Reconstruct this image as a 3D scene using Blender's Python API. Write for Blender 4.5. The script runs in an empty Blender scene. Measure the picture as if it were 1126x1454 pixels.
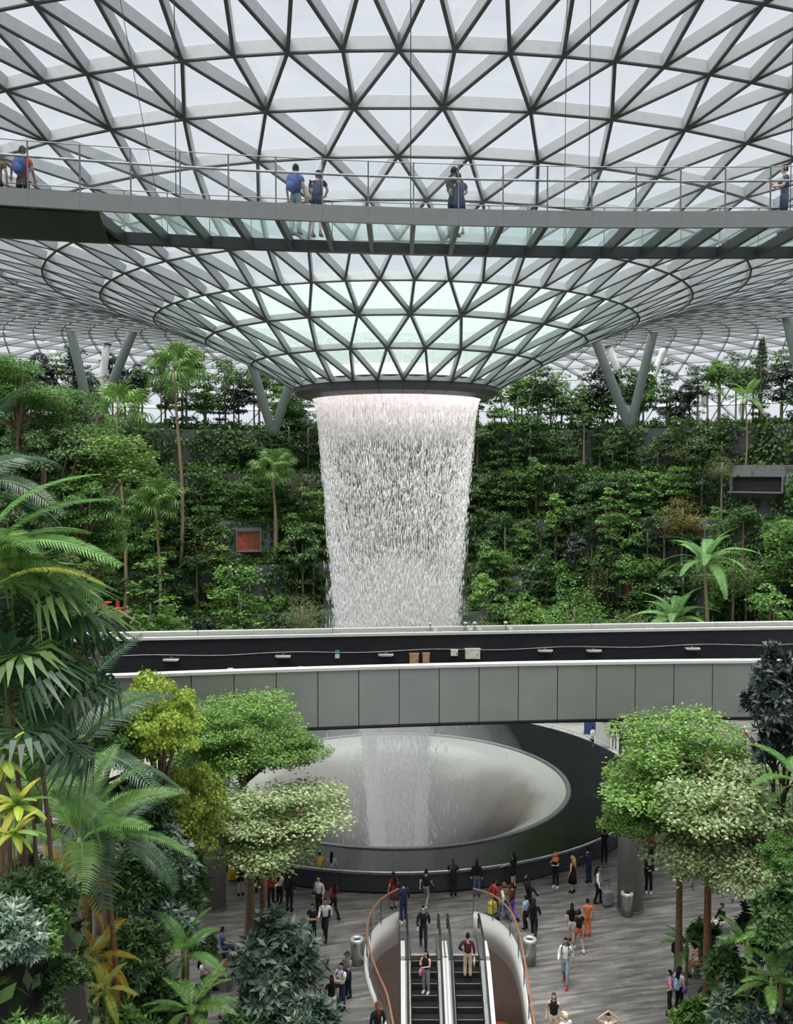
import bpy, bmesh, math, random
import numpy as np
from mathutils import Vector, Matrix
from mathutils.geometry import tessellate_polygon

random.seed(7); rng = np.random.default_rng(7)
SC = bpy.context.scene
COL = SC.collection
PI = math.pi
# ---------------------------------------------------------------- camera, sky, light, exposure
F = 1327.0; PITCH = 0.042; H = 19.04; D = 56.0; W_, H_ = 1126, 1454      # solved from the rings of the roof and the basin
cam = bpy.data.cameras.new('camera'); camo = bpy.data.objects.new('camera', cam); COL.objects.link(camo)
camo.location = (0, 0, H); camo.rotation_euler = (PI/2 - PITCH, 0, 0)
cam.sensor_fit = 'VERTICAL'; cam.sensor_height = 24.0; cam.lens = 24.0*F/H_; cam.clip_start = 0.2; cam.clip_end = 600
SC.camera = camo
wd = bpy.data.worlds.new('overcast_sky'); SC.world = wd; wd.use_nodes = True
bg = wd.node_tree.nodes['Background']; bg.inputs[0].default_value = (0.90, 0.93, 1.0, 1); bg.inputs[1].default_value = 0.90
sun = bpy.data.lights.new('veiled_sun', 'SUN'); sun.energy = 10.5; sun.angle = math.radians(70); sun.color = (1, 0.98, 0.94)
suno = bpy.data.objects.new('veiled_sun', sun); COL.objects.link(suno); suno.rotation_euler = (math.radians(6), math.radians(-8), 0); suno.location = (0, 0, 80)
SC.view_settings.view_transform = 'Standard'; SC.view_settings.look = 'None'; SC.view_settings.gamma = 1
SC.view_settings.use_curve_mapping = False; SC.view_settings.exposure = 0.0
SC.cycles.transparent_max_bounces = 40; SC.cycles.max_bounces = 8; SC.cycles.volume_bounces = 6; SC.cycles.max_bounces = 10

# ---------------------------------------------------------------- pixel -> place
def ray(px, py):
    a = (px-563)/F; b = (727-py)/F
    return Vector((a, math.cos(PITCH)+b*math.sin(PITCH), -math.sin(PITCH)+b*math.cos(PITCH)))
def atY(px, py, Y):
    d = ray(px, py); return Vector((0, 0, H)) + d*(Y/d.y)
def atZ(px, py, z=0.0):
    d = ray(px, py); return Vector((0, 0, H)) + d*((z-H)/d.z)
def proj(P):
    x, y, z = P[0], P[1], P[2]-H
    zc = y*math.cos(PITCH) - z*math.sin(PITCH); yc = z*math.cos(PITCH) + y*math.sin(PITCH)
    if zc < .1: return None
    return (563+F*x/zc, 727-F*yc/zc)

# ---------------------------------------------------------------- materials
MATS = {}
def nodes_of(name):
    m = bpy.data.materials.new(name); m.use_nodes = True
    nt = m.node_tree; nt.nodes.clear()
    out = nt.nodes.new('ShaderNodeOutputMaterial'); MATS[name] = m
    return m, nt, out
def N(nt, t, **kw):
    n = nt.nodes.new(t)
    for k, v in kw.items():
        if k.startswith('_'): setattr(n, k[1:], v)
        else: n.inputs[k.replace('__', ' ')].default_value = v
    return n
def ramp(nt, pts):
    r = nt.nodes.new('ShaderNodeValToRGB'); e = r.color_ramp.elements
    while len(e) > 1: e.remove(e[-1])
    e[0].position = pts[0][0]; e[0].color = (*pts[0][1], 1)
    for p, c in pts[1:]:
        x = e.new(p); x.color = (*c, 1)
    return r
def plain(name, col, rough=.5, metal=0., spec=.5, var=.15, scale=4., bump=0., bscale=40., stretch=None):
    """principled with a little procedural variation of colour and, if asked, fine relief"""
    if name in MATS: return MATS[name]
    m, nt, out = nodes_of(name)
    b = N(nt, 'ShaderNodeBsdfPrincipled', Roughness=rough, Metallic=metal); b.inputs['Specular IOR Level'].default_value = spec
    tc = N(nt, 'ShaderNodeTexCoord'); src = tc.outputs['Object']
    if stretch:
        mp = N(nt, 'ShaderNodeMapping'); mp.inputs['Scale'].default_value = stretch; nt.links.new(src, mp.inputs[0]); src = mp.outputs[0]
    no = N(nt, 'ShaderNodeTexNoise', Scale=scale, Detail=5.); nt.links.new(src, no.inputs['Vector'])
    lo = tuple(c*(1-var) for c in col); hi = tuple(min(1, c*(1+var)) for c in col)
    r = ramp(nt, [(.3, lo), (.7, hi)]); nt.links.new(no.outputs['Fac'], r.inputs[0]); nt.links.new(r.outputs[0], b.inputs['Base Color'])
    if bump:
        n2 = N(nt, 'ShaderNodeTexNoise', Scale=bscale, Detail=3.); nt.links.new(src, n2.inputs['Vector'])
        bp = N(nt, 'ShaderNodeBump', Strength=bump, Distance=.02); nt.links.new(n2.outputs['Fac'], bp.inputs['Height']); nt.links.new(bp.outputs[0], b.inputs['Normal'])
    nt.links.new(b.outputs[0], out.inputs[0])
    return m
def glass(name, tint, refl=.06, body=0., bodycol=(.8, .9, .87), wet=False):
    """thin sheet glass: mostly see-through, some mirror, optionally a milky or water-covered body"""
    m, nt, out = nodes_of(name)
    tr = N(nt, 'ShaderNodeBsdfTransparent', Color=(*tint, 1)); gl = N(nt, 'ShaderNodeBsdfGlossy', Color=(.9, .95, .95, 1), Roughness=.03)
    mx = N(nt, 'ShaderNodeMixShader', Fac=refl); nt.links.new(tr.outputs[0], mx.inputs[1]); nt.links.new(gl.outputs[0], mx.inputs[2])
    last = mx
    if body:
        tl = N(nt, 'ShaderNodeBsdfTranslucent', Color=(*bodycol, 1))
        m2 = N(nt, 'ShaderNodeMixShader', Fac=body); nt.links.new(mx.outputs[0], m2.inputs[1]); nt.links.new(tl.outputs[0], m2.inputs[2]); last = m2
        if wet:
            tc = N(nt, 'ShaderNodeTexCoord'); no = N(nt, 'ShaderNodeTexNoise', Scale=3.2, Detail=3., Distortion=1.2); nt.links.new(tc.outputs['Object'], no.inputs['Vector'])
            r = ramp(nt, [(.38, (body*.75,)*3), (.52, (min(1, body*1.15),)*3), (.56, (body*.8,)*3), (.7, (body,)*3)])
            nt.links.new(no.outputs['Fac'], r.inputs[0]); nt.links.new(r.outputs[0], m2.inputs[0])
    nt.links.new(last.outputs[0], out.inputs[0])
    return m
def leaf(name, cols, trans=.35, rough=.45, spec=.35):
    """leaf: colour differs from leaf to leaf and a little from plant to plant"""
    m, nt, out = nodes_of(name)
    g = N(nt, 'ShaderNodeNewGeometry'); oi = N(nt, 'ShaderNodeObjectInfo')
    n = len(cols); r = ramp(nt, [((i+.5)/n, c) for i, c in enumerate(cols)])
    nt.links.new(g.outputs['Random Per Island'], r.inputs[0])
    hs = N(nt, 'ShaderNodeHueSaturation')
    mr = N(nt, 'ShaderNodeMapRange'); mr.inputs['To Min'].default_value = .75; mr.inputs['To Max'].default_value = 1.25
    nt.links.new(oi.outputs['Random'], mr.inputs['Value']); nt.links.new(mr.outputs[0], hs.inputs['Value']); nt.links.new(r.outputs[0], hs.inputs['Color'])
    b = N(nt, 'ShaderNodeBsdfPrincipled', Roughness=rough); b.inputs['Specular IOR Level'].default_value = spec; nt.links.new(hs.outputs[0], b.inputs['Base Color'])
    t = N(nt, 'ShaderNodeBsdfTranslucent'); nt.links.new(hs.outputs[0], t.inputs['Color'])
    mx = N(nt, 'ShaderNodeMixShader', Fac=trans); nt.links.new(b.outputs[0], mx.inputs[1]); nt.links.new(t.outputs[0], mx.inputs[2]); nt.links.new(mx.outputs[0], out.inputs[0])
    return m

# ---------------------------------------------------------------- mesh helpers
class MB:
    def __init__(s): s.v = []; s.f = []; s.m = []; s.cur = 0
    def add(s, vs, fs):
        o = len(s.v); s.v += [tuple(p) for p in vs]
        for f in fs: s.f.append(tuple(i+o for i in f)); s.m.append(s.cur)
        return s
    def box(s, c, d, M=None):
        x, y, z = d[0]/2, d[1]/2, d[2]/2
        vs = [Vector((a*x, b*y, e*z)) for a in (-1, 1) for b in (-1, 1) for e in (-1, 1)]
        c = Vector(c)
        vs = [(M @ v if M else v)+c for v in vs]
        return s.add(vs, [(0, 1, 3, 2), (4, 6, 7, 5), (0, 4, 5, 1), (2, 3, 7, 6), (0, 2, 6, 4), (1, 5, 7, 3)])
    def bar(s, a, b, w, h, up=(0, 0, 1), drop=0.):
        """box from a to b, w across, h deep along 'up', hanging 'drop' below the line"""
        a = Vector(a); b = Vector(b); t = (b-a).normalized(); u = Vector(up); sd = t.cross(u)
        if sd.length < 1e-5: sd = t.cross(Vector((1, 0, 0)))
        sd.normalize(); u = sd.cross(t).normalized()
        vs = [p + sd*(i*w/2) + u*(j-drop) for p in (a, b) for i in (-1, 1) for j in (-h/2, h/2)]
        return s.add(vs, [(0, 1, 3, 2), (4, 6, 7, 5), (0, 4, 5, 1), (2, 3, 7, 6), (0, 2, 6, 4), (1, 5, 7, 3)])
    def tube(s, pts, rad, n=8, caps=True, flat=1.):
        pts = [Vector(p) for p in pts]; k = len(pts)
        if not hasattr(rad, '__len__'): rad = [rad]*k
        t0 = (pts[1]-pts[0]).normalized(); ref = Vector((0, 0, 1)) if abs(t0.z) < .9 else Vector((1, 0, 0))
        vs = []
        for i in range(k):
            t = (pts[min(i+1, k-1)]-pts[max(i-1, 0)]).normalized()
            a = t.cross(ref)
            if a.length < 1e-5: a = t.cross(Vector((0, 1, 0)))
            a.normalize(); b = t.cross(a).normalized(); 
            for j in range(n):
                th = 2*PI*j/n; vs.append(pts[i]+(a*math.cos(th)+b*math.sin(th)*flat)*rad[i])
        fs = [(i*n+j, i*n+(j+1) % n, (i+1)*n+(j+1) % n, (i+1)*n+j) for i in range(k-1) for j in range(n)]
        if caps: fs += [tuple(reversed(range(n))), tuple(range((k-1)*n, k*n))]
        return s.add(vs, fs)
    def lathe(s, prof, n=48, c=(0, 0, 0), a0=0., a1=2*PI, close=False):
        full = abs(a1-a0-2*PI) < 1e-6; m = n if full else n+1; vs = []
        for r, z in prof:
            for j in range(m):
                th = a0+(a1-a0)*j/n; vs.append((c[0]+r*math.cos(th), c[1]+r*math.sin(th), c[2]+z))
        k = len(prof); fs = []
        for i in range(k if close else k-1):
            i2 = (i+1) % k
            for j in range(n):
                j2 = (j+1) % m; fs.append((i*m+j, i*m+j2, i2*m+j2, i2*m+j))
        return s.add(vs, fs)
    def prism(s, poly, z0, z1):
        n = len(poly)
        vs = [(p[0], p[1], z0) for p in poly]+[(p[0], p[1], z1) for p in poly]
        return s.add(vs, [tuple(reversed(range(n))), tuple(range(n, 2*n))]+[(i, (i+1) % n, n+(i+1) % n, n+i) for i in range(n)])
    def blob(s, c, r, n=10, k=7, M=None):
        vs = []; c = Vector(c)
        for i in range(k+1):
            ph = PI*i/k
            for j in range(n):
                th = 2*PI*j/n; p = Vector((r[0]*math.sin(ph)*math.cos(th), r[1]*math.sin(ph)*math.sin(th), r[2]*math.cos(ph)))
                vs.append((M @ p if M else p)+c)
        fs = [(i*n+j, (i+1)*n+j, (i+1)*n+(j+1) % n, i*n+(j+1) % n) for i in range(k) for j in range(n)]
        return s.add(vs, fs)
    def mesh(s, name, mats, smooth=False):
        me = bpy.data.meshes.new(name); me.from_pydata(s.v, [], s.f)
        for m in (mats if isinstance(mats, (list, tuple)) else [mats]): me.materials.append(m)
        if any(s.m): me.polygons.foreach_set('material_index', s.m)
        if smooth: me.polygons.foreach_set('use_smooth', [True]*len(me.polygons))
        me.validate(); me.update(); return me
    def build(s, name, mats, parent=None, smooth=False, loc=None):
        return link(s.mesh(name, mats, smooth), name, parent, loc)
def link(me, name, parent=None, loc=None, rot=None, scale=None):
    o = bpy.data.objects.new(name, me); COL.objects.link(o)
    if parent: o.parent = parent
    if loc is not None: o.location = loc
    if rot is not None: o.rotation_euler = rot
    if scale is not None: o.scale = scale if hasattr(scale, '__len__') else (scale,)*3
    return o
def tag(o, label=None, cat=None, group=None, kind=None):
    if label: o['label'] = label
    if cat: o['category'] = cat
    if group: o['group'] = group
    if kind: o['kind'] = kind
    return o
def thing(name, label, cat, loc=(0, 0, 0), rz=0., group=None, kind=None):
    o = bpy.data.objects.new(name, None); COL.objects.link(o); o.location = loc; o.rotation_euler = (0, 0, rz); o.empty_display_size = .2
    return tag(o, label, cat, group, kind)
def npmesh(name, V, Fc, mats, mi=None):
    """fast mesh from numpy: V (n,3), Fc (m,k)"""
    me = bpy.data.meshes.new(name); n, m, k = len(V), len(Fc), Fc.shape[1]
    me.vertices.add(n); me.vertices.foreach_set('co', np.ascontiguousarray(V, np.float32).ravel())
    me.loops.add(m*k); me.loops.foreach_set('vertex_index', np.ascontiguousarray(Fc, np.int32).ravel())
    me.polygons.add(m); me.polygons.foreach_set('loop_start', np.arange(0, m*k, k, dtype=np.int32))
    for x in (mats if isinstance(mats, (list, tuple)) else [mats]): me.materials.append(x)
    if mi is not None: me.polygons.foreach_set('material_index', np.asarray(mi, np.int32))
    me.update(calc_edges=True); me.validate(); return me

# ---------------------------------------------------------------- common materials
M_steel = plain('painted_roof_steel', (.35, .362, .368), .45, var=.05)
M_strip = plain('dark_bottom_strip', (.045, .047, .05), .4, var=.05)
M_steel_dark = plain('dark_bridge_steel', (.03, .032, .033), .4, var=.1)
M_fascia = plain('grey_aluminium_fascia', (.22, .225, .22), .35, .3, var=.05)
M_panel = plain('grey_metal_cladding', (.31, .32, .30), .38, .35, var=.06, scale=.8)
M_white = plain('off_white_paint', (.62, .61, .57), .5, var=.06)
M_black = plain('black_wall_coating', (.012, .013, .016), .5, var=.3)
M_concrete = plain('grey_concrete', (.20, .19, .175), .7, var=.12, scale=3)
M_stone = plain('dark_stone_cladding', (.075, .078, .08), .6, var=.25, scale=2.2, bump=.4, bscale=9)
M_soil = plain('dark_planting_soil', (.020, .017, .012), .9, var=.4, scale=6)
M_granite = plain('polished_black_granite', (.012, .013, .016), .14, spec=.22, var=.2, scale=30)
M_granite_mat = plain('honed_dark_granite', (.036, .038, .043), .35, var=.15, scale=30)
M_inox = plain('brushed_stainless_steel', (.42, .42, .41), .28, .9, var=.1, scale=3, stretch=(1, 1, 30))
M_rail = plain('grey_steel_rail', (.17, .175, .175), .4, .4)
M_rubber = plain('black_rubber_handrail', (.015, .015, .016), .45)
M_wood = plain('reddish_wood_handrail', (.33, .15, .085), .4, var=.15, scale=5, stretch=(1, 1, 8))
G_clear = glass('clear_roof_glass', (.965, .975, .98), .05)
G_wet = glass('wet_funnel_glass', (.86, .92, .895), .06, .42, (.40, .455, .43), wet=True)
G_mid = glass('pale_green_roof_glass', (.93, .965, .965), .08)
G_floor = glass('bridge_floor_glass', (.91, .955, .95), .10, .06, (.6, .72, .7))
G_bal = glass('balustrade_glass', (.975, .985, .985), .04)
# ================================================================ the glazed roof: a ring of steel and glass around the oculus
RINGS = [(6.0, 24.25, 28, .26), (8.46, 25.6, 28, -.24), (11.05, 26.85, 28, .26), (13.84, 28.0, 56, .52), (16.68, 29.03, 56, .02), (19.6, 29.9, 56, .52),
         (22.5, 30.57, 56, .02), (25.5, 31.12, 56, .52), (28.6, 31.56, 112, .04)]
rr, off = 28.6, .04
PROF = [(32, 31.95), (35.5, 32.3), (39, 32.65), (42.5, 32.95), (46, 33.2), (49.5, 33.4), (53, 33.45), (56.5, 33.3), (60, 32.9), (63.5, 32.2), (66.8, 31.1), (69.9, 29.6), (72.7, 27.7), (75.2, 25.3),
        (77.3, 22.6), (79, 19.6), (80.4, 16.4), (81.5, 13.1), (82.3, 9.8), (82.9, 6.4), (83.3, 3.1), (83.5, -.2)]
for r, z in PROF:
    off = .54 if off < .3 else .04
    RINGS.append((r, z, 112, off))
def roof_z(R):
    for (r0, z0, *_), (r1, z1, *_) in zip(RINGS, RINGS[1:]):
        if r0 <= R <= r1: return z0+(z1-z0)*(R-r0)/(r1-r0)
    return RINGS[0][1]
def rnode(i, k):
    r, z, n, o = RINGS[i]; a = -PI/2+2*PI*(k+o)/n
    return Vector((r*math.cos(a), D+r*math.sin(a), z))
beams, panes = [], []           # (ring, a, b), (ring, a, b, c)
for i in range(len(RINGS)):
    n = RINGS[i][2]
    for k in range(n):
        beams.append((i, rnode(i, k), rnode(i, k+1)))
        if i+1 == len(RINGS): continue
        n2 = RINGS[i+1][2]
        if n2 == n:
            j = 0 if RINGS[i+1][3] > RINGS[i][3] else 1      # upper nodes j-1+k, j+k straddle k
            a = rnode(i, k); b = rnode(i+1, k+j-1); c = rnode(i+1, k+j)
            beams += [(i, a, b), (i, a, c)]; panes += [(i, a, c, b), (i, a, rnode(i, k+1), c)]
        else:
            sh = round(2*(RINGS[i][3])-RINGS[i+1][3])
            j = 2*k+sh
            a = rnode(i, k); b, c, d = rnode(i+1, j-1), rnode(i+1, j), rnode(i+1, j+1)
            beams += [(i, a, b), (i, a, c), (i, a, d)]; panes += [(i, a, c, b), (i, a, d, c), (i, a, rnode(i, k+1), d)]
def in_view(ps):
    q = [proj(p) for p in ps]
    if any(t is None for t in q): return None
    if max(t[0] for t in q) < 0 or min(t[0] for t in q) > W_ or max(t[1] for t in q) < 0 or min(t[1] for t in q) > 600: return None
    return q
def area(q):
    q = [(min(max(x, 0), W_), min(max(y, 0), H_)) for x, y in q]
    return abs((q[1][0]-q[0][0])*(q[2][1]-q[0][1])-(q[2][0]-q[0][0])*(q[1][1]-q[0][1]))/2
def normal_at(p):
    R = math.hypot(p.x, p.y-D); e = .3
    s = (roof_z(min(R+e, 83.4))-roof_z(max(R-e, 6.0)))/(2*e); u = Vector((p.x/R, (p.y-D)/R, 0))
    return (Vector((0, 0, 1))-u*s).normalized() if R < 83 else u
ceiling = thing('ceiling', 'domed roof of triangular glass panes on a grey steel lattice, funnelling down to the oculus', 'glass roof', (0, D, 0), kind='structure')
def beam_mb(mb, i, a, b):
    dep = .40 if i > 2 else .30; w = .115 if i > 2 else .13
    n = normal_at((a+b)/2)
    mb.bar(a, b, w, dep, n, dep/2)
    mb.cur = 1; mb.bar(a, b, w*.92, .045, n, dep+.02); mb.cur = 0                # dark strip along the beam's bottom edge
    return mb
def clear_kids(o): o.location.y -= 0
sc_b = []
for idx, (i, a, b) in enumerate(beams):
    q = in_view((a, b)); sc_b.append((math.hypot(q[0][0]-q[1][0], q[0][1]-q[1][1]) if q else 0, idx))
best = set(ix for s_, ix in sorted(sc_b, reverse=True)[:300] if s_ > 0)
rest = MB(); sh = Vector((0, -D, 0))
for idx, (i, a, b) in enumerate(beams):
    if idx in best: beam_mb(MB(), i, a+sh*0, b).build('roof_beam', [M_steel, M_strip], ceiling).matrix_parent_inverse = Matrix.Translation(sh)
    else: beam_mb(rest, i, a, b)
tag(rest.build('roof_beam_lattice', [M_steel, M_strip], ceiling), kind='stuff').matrix_parent_inverse = Matrix.Translation(sh)
def pane_mb(mb, i, a, b, c):
    n = normal_at((a+b+c)/3); cc = (a+b+c)/3
    vs = [cc+(p-cc)*.999+n*h for h in (.01, .04) for p in (a, b, c)]
    return mb.add(vs, [(0, 2, 1), (3, 4, 5), (0, 1, 4, 3), (1, 2, 5, 4), (2, 0, 3, 5)])
sc_p = []
for idx, (i, a, b, c) in enumerate(panes):
    q = in_view((a, b, c)); sc_p.append((area(q) if q else 0, idx))
best = set(ix for s_, ix in sorted(sc_p, reverse=True)[:300] if s_ > 0)
rest = [MB(), MB(), MB()]
gm = lambda i: 0 if i < 3 else 1 if i < 5 else 2
GM = [G_wet, G_mid, G_clear]
for idx, (i, a, b, c) in enumerate(panes):
    if idx in best: pane_mb(MB(), i, a, b, c).build('glass_pane', GM[gm(i)], ceiling).matrix_parent_inverse = Matrix.Translation(sh)
    else: pane_mb(rest[gm(i)], i, a, b, c)
for g in range(3):
    if rest[g].v: tag(rest[g].build('glass_pane_field', GM[g], ceiling), kind='stuff').matrix_parent_inverse = Matrix.Translation(sh)

# oculus: dark ring beam with a lip, pale collar inside
M_ring = plain('dark_grey_ring_beam', (.062, .063, .064), .4, .2, var=.08)
oc = thing('oculus_ring', 'dark grey ring beam at the bottom of the glass funnel, above the waterfall', 'ring beam', (0, D, 23.3))
NSEG = 28
for k in range(NSEG):
    a0 = -PI/2+2*PI*(k+.26)/NSEG; a1 = a0+2*PI/NSEG-.004
    MB().lathe([(6.05, .98), (6.05, .40), (5.75, .20), (5.10, .02), (5.02, .06), (5.02, .98)], 4, (0, 0, 0), a0, a1, close=True).build('ring_segment', M_ring, oc)
M_collar = plain('pale_pink_collar', (.80, .70, .68), .4, var=.04)
MB().lathe([(5.0, .06), (4.96, 1.7), (5.06, 1.7), (5.01, .98)], 96).build('inner_collar', M_collar, oc, True)

# ================================================================ leaning tree columns under the far roof
M_colsteel = plain('grey_green_column_paint', (.20, .23, .225), .4, var=.06)
M_colhaze = plain('haze_pale_column_paint', (.78, .79, .79), .4, var=.04)  # far columns: haze and sunlit paleness put into the paint colour
def tcol(bx, by, tx, ty, Y0, Y1, r, mat, label):
    b = atY(bx, by, Y0); b.z = min(b.z, 24.2); t = atY(tx, ty, Y1)
    d = t-b
    for _ in range(40):                                         # run up until it meets the roof
        R = math.hypot(t.x, t.y-D)
        if t.z >= roof_z(R)-.3: break
        t = t+d.normalized()*.25
    o = thing('leaning_column', label, 'column', b, group='leaning columns under the glass roof'); v = t-b
    MB().tube([(0, 0, -.4), v*.03, v*.97, v], [r*.8, r, r, r*.8], 16).build('shaft', mat, o, True)
    MB().tube([v*.985, v], [r*1.25, r*1.25], 16).build('collar', M_steel_dark, o)
for a in [(131, 603, 93, 438, 95, 92, .46, M_colsteel, 'grey-green tube column leaning away from the waterfall, half of a V beside the fan palm'),
          (136, 603, 196, 452, 95, 91, .46, M_colsteel, 'grey-green tube column leaning towards the waterfall, half of a V beside the fan palm'),
          (124, 603, 64, 480, 104, 104, .42, M_colhaze, 'haze-pale tube column behind a grey-green V, leaning away from the waterfall'),
          (137, 603, 152, 487, 104, 103, .42, M_colhaze, 'haze-pale tube column behind a grey-green V, nearly upright'),
          (386, 612, 358, 520, 100, 97, .48, M_colsteel, 'grey-green tube column just behind the oculus ring, leaning away from the waterfall'),
          (390, 612, 411, 545, 100, 98, .48, M_colsteel, 'grey-green tube column just behind the oculus ring, leaning towards the waterfall'),
          (892, 603, 846, 485, 96, 93, .46, M_colsteel, 'grey-green tube column among the terrace trees, leaning towards the waterfall'),
          (896, 603, 932, 454, 96, 92, .46, M_colsteel, 'grey-green tube column among the terrace trees, leaning away from the waterfall'),
          (903, 600, 864, 490, 106, 105, .42, M_colhaze, 'haze-pale tube column crossing behind a grey-green V, leaning towards the waterfall'),
          (897, 600, 947, 488, 106, 105, .42, M_colhaze, 'haze-pale tube column crossing behind a grey-green V, leaning away from the waterfall'),
          (1150, 600, 1113, 428, 84, 82, .46, M_colsteel, 'grey-green tube column at the end of the terrace railing beside the dark conifer')]:
    tcol(*a)

# ================================================================ ground floor with the escalator opening
def floor_mat():
    m, nt, out = nodes_of('streaky_grey_stone_paving')
    b = N(nt, 'ShaderNodeBsdfPrincipled', Roughness=.34); b.inputs['Specular IOR Level'].default_value = .5
    tc = N(nt, 'ShaderNodeTexCoord'); mp = N(nt, 'ShaderNodeMapping'); mp.inputs['Rotation'].default_value = (0, 0, math.radians(-14)); nt.links.new(tc.outputs['Object'], mp.inputs[0])
    br = N(nt, 'ShaderNodeTexBrick', Scale=1., Color1=(.155, .15, .144, 1), Color2=(.235, .226, .215, 1), Mortar=(.13, .125, .118, 1))
    br.inputs['Mortar Size'].default_value = .008; br.inputs['Brick Width'].default_value = 1.2; br.inputs['Row Height'].default_value = .22; br.inputs['Bias'].default_value = -.1
    br.offset = .37; br.squash = .7; br.squash_frequency = 3
    nt.links.new(mp.outputs[0], br.inputs['Vector'])
    m2 = N(nt, 'ShaderNodeMapping'); m2.inputs['Scale'].default_value = (.5, 3.4, 1); nt.links.new(mp.outputs[0], m2.inputs[0])
    no = N(nt, 'ShaderNodeTexNoise', Scale=1.1, Detail=6.); nt.links.new(m2.outputs[0], no.inputs['Vector'])
    r = ramp(nt, [(.30, (.38, .38, .40)), (.5, (.85, .84, .83)), (.70, (1.5, 1.46, 1.40))]); nt.links.new(no.outputs['Fac'], r.inputs[0])
    mu = N(nt, 'ShaderNodeMix', _data_type='RGBA', _blend_type='MULTIPLY'); mu.inputs[0].default_value = 1
    nt.links.new(br.outputs['Color'], mu.inputs[6]); nt.links.new(r.outputs[0], mu.inputs[7]); nt.links.new(mu.outputs[2], b.inputs['Base Color'])
    rr_ = N(nt, 'ShaderNodeMapRange'); rr_.inputs['To Min'].default_value = .22; rr_.inputs['To Max'].default_value = .5; nt.links.new(no.outputs['Fac'], rr_.inputs['Value']); nt.links.new(rr_.outputs[0], b.inputs['Roughness'])
    nt.links.new(b.outputs[0], out.inputs[0]); return m
M_floor = floor_mat()
Lc = [(562, 1530), (556, 1490), (548, 1454), (536, 1425), (525, 1392), (521, 1362), (526, 1338), (541, 1315), (566, 1299)]
Rc = [(672, 1299), (700, 1309), (724, 1332), (736, 1362), (744, 1402), (751, 1450), (757, 1490), (762, 1530)]
def smooth(pts, k=4):
    out = []; n = len(pts)
    for i in range(n-1):
        p0, p1, p2, p3 = pts[max(i-1, 0)], pts[i], pts[i+1], pts[min(i+2, n-1)]
        for s in range(k):
            t = s/k; out.append(.5*((2*p1)+(p2-p0)*t+(2*p0-5*p1+4*p2-p3)*t*t+(3*p1-p0-3*p2+p3)*t**3))
    return out+[pts[-1]]
LW = smooth([atZ(*p) for p in Lc]); RW = smooth([atZ(*p) for p in Rc])
land = [atZ(570, 1348), atZ(672, 1348)]
hole = LW+land+RW
outer = [Vector((70*math.cos(a), D+70*math.sin(a), 0)) for a in [2*PI*i/64 for i in range(64)]]
pool = [Vector((14.25*math.cos(a), D+14.25*math.sin(a), 0)) for a in [2*PI*i/96 for i in range(96)]]
tri = tessellate_polygon([outer, hole, pool]); vs = outer+hole+pool
fm = MB().add(vs, [tuple(t) for t in tri]); fm.add([v-Vector((0, 0, .35)) for v in vs], [tuple(reversed(t)) for t in tri])
tag(fm.build('floor', M_floor), 'grey streaky stone paving of the plaza around the basin', 'floor', kind='structure')
# the level below, seen through the opening
M_b1 = plain('pinkish_lower_floor', (.36, .27, .23), .4, var=.1)
M_wht = plain('white_plaster', (.72, .71, .68), .55, var=.03)
lf = MB(); lf.box((1.2, 31, -5.6), (16, 20, .2)); tag(lf.build('floor_lower', M_b1), 'pinkish floor of the level below the escalators', 'floor', kind='structure')
for nm, pts in (('wall_opening_left', LW), ('wall_opening_right', RW)):
    w = MB(); n = len(pts)
    vs = [p+Vector((0, 0, z)) for p in pts for z in (.12, -1.25)]
    cen = Vector((1.8, 35, 0)); vo = [v+(Vector((v.x, v.y, 0))-cen).normalized()*.12 for v in vs]
    w.add(vs+vo, [(2*i, 2*i+1, 2*i+3, 2*i+2) for i in range(n-1)]+[(2*n+2*i, 2*n+2*i+2, 2*n+2*i+3, 2*n+2*i+1) for i in range(n-1)]+[(2*i, 2*i+2, 2*n+2*i+2, 2*n+2*i) for i in range(n-1)]+[(2*i+1, 2*n+2*i+1, 2*n+2*i+3, 2*i+3) for i in range(n-1)])
    tag(w.build(nm, M_wht, smooth=True), 'curved white upstand around the escalator opening', 'wall', kind='structure')
bw = MB(); bw.box((1.8, 40.6, -2.9), (9, .2, 5.2)); tag(bw.build('wall_lower', M_b1), 'pinkish wall of the level below the escalators', 'wall', kind='structure')

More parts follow.
